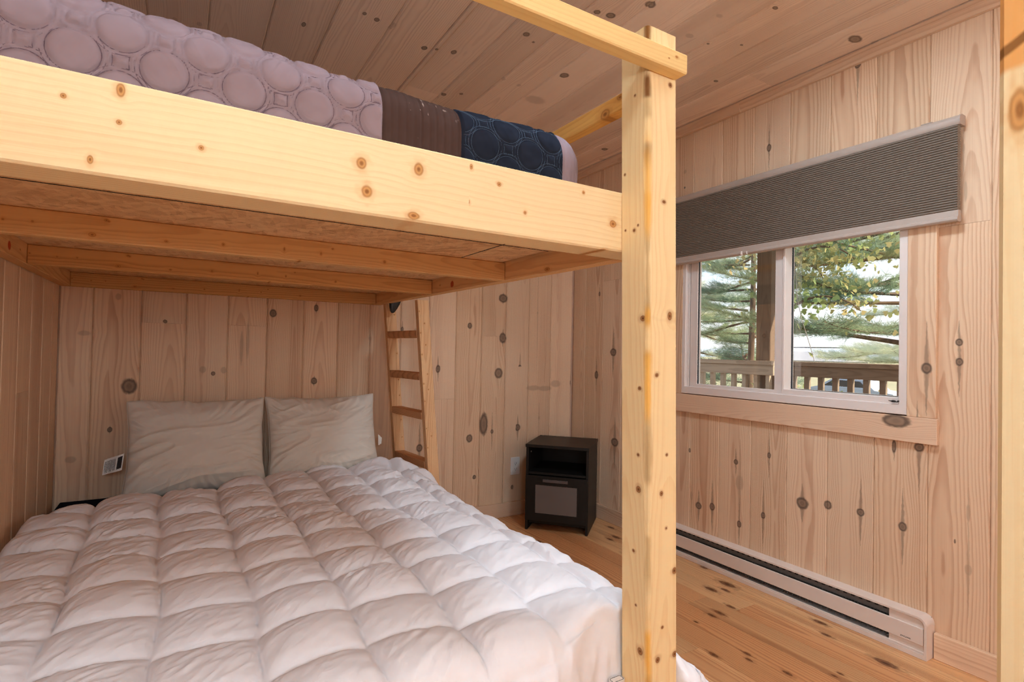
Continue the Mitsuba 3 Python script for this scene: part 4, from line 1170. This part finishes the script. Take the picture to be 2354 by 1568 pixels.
# ------------------------------------------------------------------ outside: deck, railing, porch roof
RX = 4.45
dk = struct('deck', 'weathered wooden deck outside the window')
for i in range(14):
    x0 = XW + 0.14 + i * 0.146
    put(dk + '__board', cbox((x0, -0.6, -0.10), (x0 + 0.140, 5.6, -0.062), 0.003), 'deck_wood', uv=(x0 + 0.07, -0.15))
def railing(label, x, y0, y1, wood_, ybal, group=None):
    rl = thing('deck_railing', label, 'railing')
    put(rl + '__cap', cbox((x - 0.03, y0, 1.024), (x + 0.11, y1, 1.060), 0.003), wood_, uv=(1.03, x + 0.2))
    put(rl + '__beam', cbox((x + 0.002, y0, 0.936), (x + 0.040, y1, 1.0235), 0.003), wood_, uv=(0.97, x + 0.1))
    put(rl + '__bottom_beam', cbox((x + 0.002, y0, 0.02), (x + 0.040, y1, 0.1095), 0.003), wood_, uv=(0.06, x + 0.1))
    y = ybal
    while y + 0.04 < y1:
        if y > y0:
            put(rl + '__baluster', cbox((x + 0.0405, y, 0.0), (x + 0.0785, y + 0.038, 1.0235), 0.002), wood_, uv=(y, x + 0.1))
        y += 0.116


railing('brown deck railing seen through the right window pane', RX, -0.5, 2.90, 'deck_wood', -0.413)
railing('pale deck railing seen through the left window pane', RX - 0.145, 2.80, 5.5, 'deck_wood_pale', 2.86)
rp = thing('porch_post', 'square brown porch roof post at the deck railing', 'post')
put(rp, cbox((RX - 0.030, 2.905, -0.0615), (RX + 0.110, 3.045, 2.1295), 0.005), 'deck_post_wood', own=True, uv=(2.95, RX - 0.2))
pf = struct('porch_roof', 'ribbed porch soffit over the deck')
put(pf, join(cbox((XW + 0.14, -0.8, 2.20), (4.78, 5.9, 2.34), 0.004), *[box((x, -0.8, 2.190), (x + 0.07, 5.9, 2.201)) for x in np.arange(XW + 0.2, 4.70, 0.1)]), 'soffit', own=True)
put(pf + '__edge_beam', cbox((RX - 0.03, -0.8, 2.13), (RX + 0.11, 5.9, 2.1895), 0.003), 'deck_post_wood', uv=(0.0, 4.5))
put(thing('cord', 'thin grey cord slanting down to the deck railing', 'cord'), tube([(RX + 0.03, 2.545, 1.06), (RX + 0.03, 2.58, 1.18), (RX + 0.03, 2.66, 1.42), (RX + 0.03, 2.70, 1.60), (RX + 0.03, 2.75, 2.13)], 0.0028, 6), 'steel', own=True, smooth=True)

# ------------------------------------------------------------------ outside: ground, hill, house, car
gr = struct('ground', 'dry grassy ground beyond the deck')
g_n = 60
gx, gy = np.meshgrid(np.concatenate([np.linspace(2.56, 60, 40), np.linspace(70, 700, 20)]), np.linspace(-1, 1, 61), indexing='ij')
gy = gy * (12 + gx * 1.6)
gz = -1.5 + 0.15 * (meshkit.fbm(np.stack([gx * 0.3, gy * 0.3, gx * 0], -1), 3, 2) - 0.5) - 0.9 * np.clip((gx - 30) / 100, 0, 1)
put(gr, grid_mesh(np.stack([gx, gy, gz], -1)), 'grass', own=True, smooth=True)
hf = struct('hill', 'hill on the horizon, blue distance haze put into its colour')
hy = np.linspace(-500, 900, 80)
hh = 7.5 + 9 * (meshkit.fbm(np.stack([hy * 0.004, hy * 0, hy * 0], -1), 3, 6) - 0.3)
put(hf, grid_mesh(np.stack([np.stack([np.full(80, 480.0), hy, np.full(80, -6.0)], -1), np.stack([np.full(80, 520.0), hy, hh * 0.7], -1), np.stack([np.full(80, 600.0), hy, hh], -1), np.stack([np.full(80, 690.0), hy, np.full(80, -6.0)], -1)], 0)), 'hill_hazed', own=True, smooth=True)
hs = thing('house', 'pale low house with a grey roof far beyond the railing', 'house')
hxp, hyp = 80.0, 46.5
put(hs + '__walls', cbox((hxp, hyp - 5, -1.9), (hxp + 7, hyp + 5, 0.35), 0.02), 'far_wall')
put(hs + '__roof', hull([(hxp - 0.6, hyp - 5.6, 0.36), (hxp + 7.6, hyp - 5.6, 0.36), (hxp - 0.6, hyp + 5.6, 0.36), (hxp + 7.6, hyp + 5.6, 0.36), (hxp + 3.5, hyp - 5.6, 1.75), (hxp + 3.5, hyp + 5.6, 1.75)]), 'far_roof')
for dy in (-3.2, -0.4, 2.6):
    put(hs + '__window', cbox((hxp - 0.05, hyp + dy, -0.9), (hxp - 0.005, hyp + dy + 1.1, 0.0), 0.01), 'car_glass')
cr = thing('car', 'blue-grey car parked beyond the balusters', 'car')
cx0, cy0, cz0 = 30.0, 30.0 * 0.437, -1.48
prof = sg.Polygon([(0, 0.25), (0.05, 0.75), (0.9, 0.88), (1.5, 1.38), (3.0, 1.42), (3.8, 0.95), (4.25, 0.85), (4.3, 0.25)])
bod = trimesh.creation.extrude_polygon(prof, 1.7, engine='earcut')
Vb = bod.vertices.copy()
taper = 1 - 0.18 * np.clip((Vb[:, 1] - 0.9) / 0.5, 0, 1)
bod.vertices = np.stack([cx0 + 0.85 + (Vb[:, 2] - 0.85) * taper, cy0 + Vb[:, 0], cz0 + Vb[:, 1]], 1)
bod.fix_normals()
put(cr + '__body', bod, 'car_paint')
put(cr + '__window', hull([(cx0 + 0.03 + 0.0, cy0 + y, cz0 + z) for y, z in ((1.25, 0.95), (1.62, 1.30), (2.95, 1.33), (3.5, 0.98))] + [(cx0 + 0.2, cy0 + y, cz0 + z) for y, z in ((1.25, 0.95), (1.62, 1.30), (2.95, 1.33), (3.5, 0.98))]), 'car_glass')
for y in (0.8, 3.45):
    wh_ = trimesh.creation.cylinder(radius=0.32, height=0.22, sections=24)
    wh_.apply_transform(trimesh.transformations.rotation_matrix(PI / 2, [0, 1, 0]))
    wh_.apply_translation((cx0 + 0.1, cy0 + y, cz0 + 0.32))
    put(cr + '__wheel', wh_, 'black_plastic', smooth=40)


# ------------------------------------------------------------------ outside: trees
def tufts(cent, dirs, n, length, width, spread, r):
    """n thin needles about each centre, fanned about its direction; one triangle each."""
    m = len(cent)
    c = np.repeat(cent, n, 0)
    d = np.repeat(dirs, n, 0) + r.normal(size=(m * n, 3)) * spread
    d /= np.linalg.norm(d, axis=1, keepdims=True)
    L = length * r.uniform(0.6, 1.1, (m * n, 1))
    w = np.cross(d, r.normal(size=(m * n, 3)))
    w /= np.linalg.norm(w, axis=1, keepdims=True)
    base = c + r.normal(size=(m * n, 3)) * length * 0.10
    V = np.stack([base - w * width / 2, base + w * width / 2, base + d * L], 1).reshape(-1, 3)
    return trimesh.Trimesh(V, np.arange(len(V)).reshape(-1, 3), process=False)


def leaves(cent, size, r):
    m = len(cent)
    star = np.array([(0, -0.1), (0.25, -0.05), (0.5, 0.05), (0.28, 0.28), (0.34, 0.62), (0, 1.0), (-0.34, 0.62), (-0.28, 0.28), (-0.5, 0.05), (-0.25, -0.05)])
    a = r.normal(size=(m, 3)) * 0.55 + np.array([0, 0, -0.5])
    a /= np.linalg.norm(a, axis=1, keepdims=True)
    b = np.cross(a, r.normal(size=(m, 3)))
    b /= np.linalg.norm(b, axis=1, keepdims=True)
    s = size * r.uniform(0.6, 1.15, (m, 1, 1))
    V = cent[:, None] + s * (star[None, :, 1:2] * a[:, None] + star[None, :, 0:1] * b[:, None])
    k = len(star)
    F = (np.array([[0, i, i + 1] for i in range(1, k - 1)])[None] + (np.arange(m) * k)[:, None, None]).reshape(-1, 3)
    return trimesh.Trimesh(V.reshape(-1, 3), F, process=False)


def pine(label, foot, height, spread, z_from, nb_, seed, mat_, length=0.13, n=11, dens=26, trunk_r=0.07, group='pines beyond the deck', sector=None):
    r = np.random.default_rng(seed)
    t = thing('pine_tree', label, 'tree', None)
    foot = np.array(foot, float)
    zz = np.linspace(0, height, 14)
    tr = foot + np.stack([0.05 * np.sin(zz * 0.7 + seed), 0.05 * np.cos(zz * 0.9), zz], 1)
    put(t + '__trunk', tube(tr, np.linspace(trunk_r, 0.015, 14), 9), 'bark', smooth=True)
    wood_, cent, dirs = [], [], []
    for i in range(nb_):
        z = z_from + (height - z_from) * (i + r.uniform(0, 1)) / nb_
        az = r.uniform(0, 2 * PI)
        while sector is not None and not (sector[0] < az < sector[1]):
            az = r.uniform(0, 2 * PI)
        tilt = r.uniform(-0.22, 0.28)
        L = spread * (1.05 - 0.75 * (z - z_from) / (height - z_from)) * r.uniform(0.7, 1.1)
        o = foot + np.array([0, 0, z])
        d = np.array([math.cos(az), math.sin(az), 0])
        f = np.linspace(0, 1, 9)
        br_ = o + np.outer(f * L, d) + np.stack([0.05 * L * np.sin(f * 5 + i), 0.05 * L * np.cos(f * 4 + i), (tilt * f - 0.16 * f ** 2 + 0.20 * f ** 3) * L], 1)
        wood_.append(tube(br_, np.linspace(0.012 + 0.008 * L, 0.004, 9), 5))
        m = int(dens * L)
        for k in range(m):
            q = 0.22 + 0.78 * (k + r.uniform()) / m
            b0 = np.array([np.interp(q, f, br_[:, j]) for j in range(3)])
            sd = np.cross(d, [0, 0, 1]) * r.choice([-1, 1]) + d * r.uniform(0.2, 1.1) + np.array([0, 0, r.uniform(-0.1, 0.45)])
            sd /= np.linalg.norm(sd)
            TL = 0.30 * L * (1.15 - q) * r.uniform(0.5, 1.2) + 0.10
            nt = max(2, int(TL / 0.06))
            tw = b0 + np.outer(np.linspace(0, TL, nt), sd)
            if k % 2 == 0:
                wood_.append(tube(np.vstack([b0, b0 + sd * TL]), [0.004, 0.002], 3))
            cent.append(tw)
            dirs.append(np.tile(sd + np.array([0, 0, 0.25]), (nt, 1)))
    cent, dirs = np.vstack(cent), np.vstack(dirs)
    put(t + '__branches', join(*wood_), 'bark', kind='stuff', label='bare thin branches')
    put(t + '__needles', tufts(cent, dirs, n, length, 0.006, 0.55, r), mat_, kind='stuff', label='green needles')
    return t


def along(px_ratio, x):
    return x * px_ratio


def at(px, x):
    """Ground point on the sight line through column px (2354 wide) at distance x across."""
    d = (px - 1177) / 1250 * rt + fw
    return x * d[1] / d[0]


pine('slender pine with a thin bare trunk seen through the left pane', (9.0, at(1727, 9.0), -1.5), 8.0, 1.7, 1.75, 46, 3, 'needles', length=0.15, n=10, sector=(-1, 2.4), trunk_r=0.075)
pine('broad green pine filling the right pane from the right', (8.2, at(2118, 8.2), -1.5), 8.5, 2.8, 2.75, 40, 8, 'needles', length=0.13, trunk_r=0.13, sector=(0.9, 3.3))
pine('paler pine at the left edge of the left pane', (10.5, at(1590, 10.5), -1.5), 9.5, 1.9, 1.7, 50, 12, 'needles_hazed', length=0.17, n=9)
pine('distant pale pine behind the right pane', (21.0, at(2150, 21.0), -1.8), 13.0, 3.6, 2.2, 50, 21, 'needles_hazed', length=0.28, n=8, dens=14)


def maple(label, foot, height, seed, limbs, nleaf, size):
    r = np.random.default_rng(seed)
    t = thing('maple_tree', label, 'tree')
    foot = np.array(foot, float)
    zz = np.linspace(0, height, 10)
    put(t + '__trunk', tube(foot + np.stack([0.04 * np.sin(zz), 0.04 * np.cos(zz * 1.3), zz], 1), np.linspace(0.08, 0.03, 10), 8), 'bark', smooth=True)
    wd, cs = [], []
    for (z, target) in limbs:
        o, e = foot + np.array([0, 0, z]), np.array(target, float)
        f = np.linspace(0, 1, 8)
        br_ = o + np.outer(f, e - o) + np.stack([0 * f, 0.05 * np.sin(f * 6), 0.25 * np.sin(f * PI)], 1)
        wd.append(tube(br_, np.linspace(0.022, 0.005, 8), 5))
        for k in range(nleaf):
            q = r.uniform(0.25, 1.05)
            b0 = o + (e - o) * q + np.array([0, 0, 0.25 * math.sin(min(q, 1) * PI)])
            cs.append(b0 + r.normal(size=3) * np.array([0.25, 0.33, 0.13]))
    put(t + '__branches', join(*wd), 'bark', kind='stuff')
    put(t + '__leaves', leaves(np.array(cs), size, r), 'maple_leaf', kind='stuff', label='yellow-green lobed leaves')


my = at(1788, 6.4)
yy = lambda p, x=6.4: at(p, x)
maple('yellow-green maple with branches crossing the top of the right pane', (6.4, my, -1.5), 5.2, 5,
      [(3.9, (6.2, yy(2010), 2.45)), (3.6, (6.4, yy(1960), 2.2)), (3.4, (6.3, yy(1900), 2.0)), (3.0, (6.4, yy(1975), 1.62)), (4.2, (6.1, yy(1930), 2.7)), (4.0, (6.3, yy(2050), 2.6)), (4.1, (6.5, yy(1720), 2.6))], 230, 0.066)


def shrub(label, foot, w, h, n, seed):
    r = np.random.default_rng(seed)
    t = thing('shrub', label, 'shrub')
    foot = np.array(foot, float)
    st, cs = [], []
    for k in range(9):
        tip = foot + np.array([r.uniform(-w, w) * 0.6, r.uniform(-w, w), h * r.uniform(0.6, 1.0)])
        f = np.linspace(0, 1, 6)
        b_ = foot + np.outer(f, tip - foot) + np.stack([0 * f, 0.1 * np.sin(f * 3), 0 * f], 1)
        st.append(tube(b_, np.linspace(0.014, 0.004, 6), 5))
        for q in r.uniform(0.3, 1.0, n // 9):
            cs.append(foot + (tip - foot) * q + r.normal(size=3) * np.array([0.18, 0.2, 0.16]))
    put(t + '__stems', join(*st), 'bark', kind='stuff')
    put(t + '__leaves', leaves(np.array(cs), 0.075, r), 'maple_leaf', kind='stuff', label='small green leaves')


shrub('leafy green shrub behind the left part of the brown railing', (6.6, at(1880, 6.6), -1.5), 0.9, 2.3, 900, 41)
shrub('leafy green shrub behind the pale railing in the left pane', (7.0, at(1680, 7.0), -1.5), 1.0, 2.2, 900, 43)
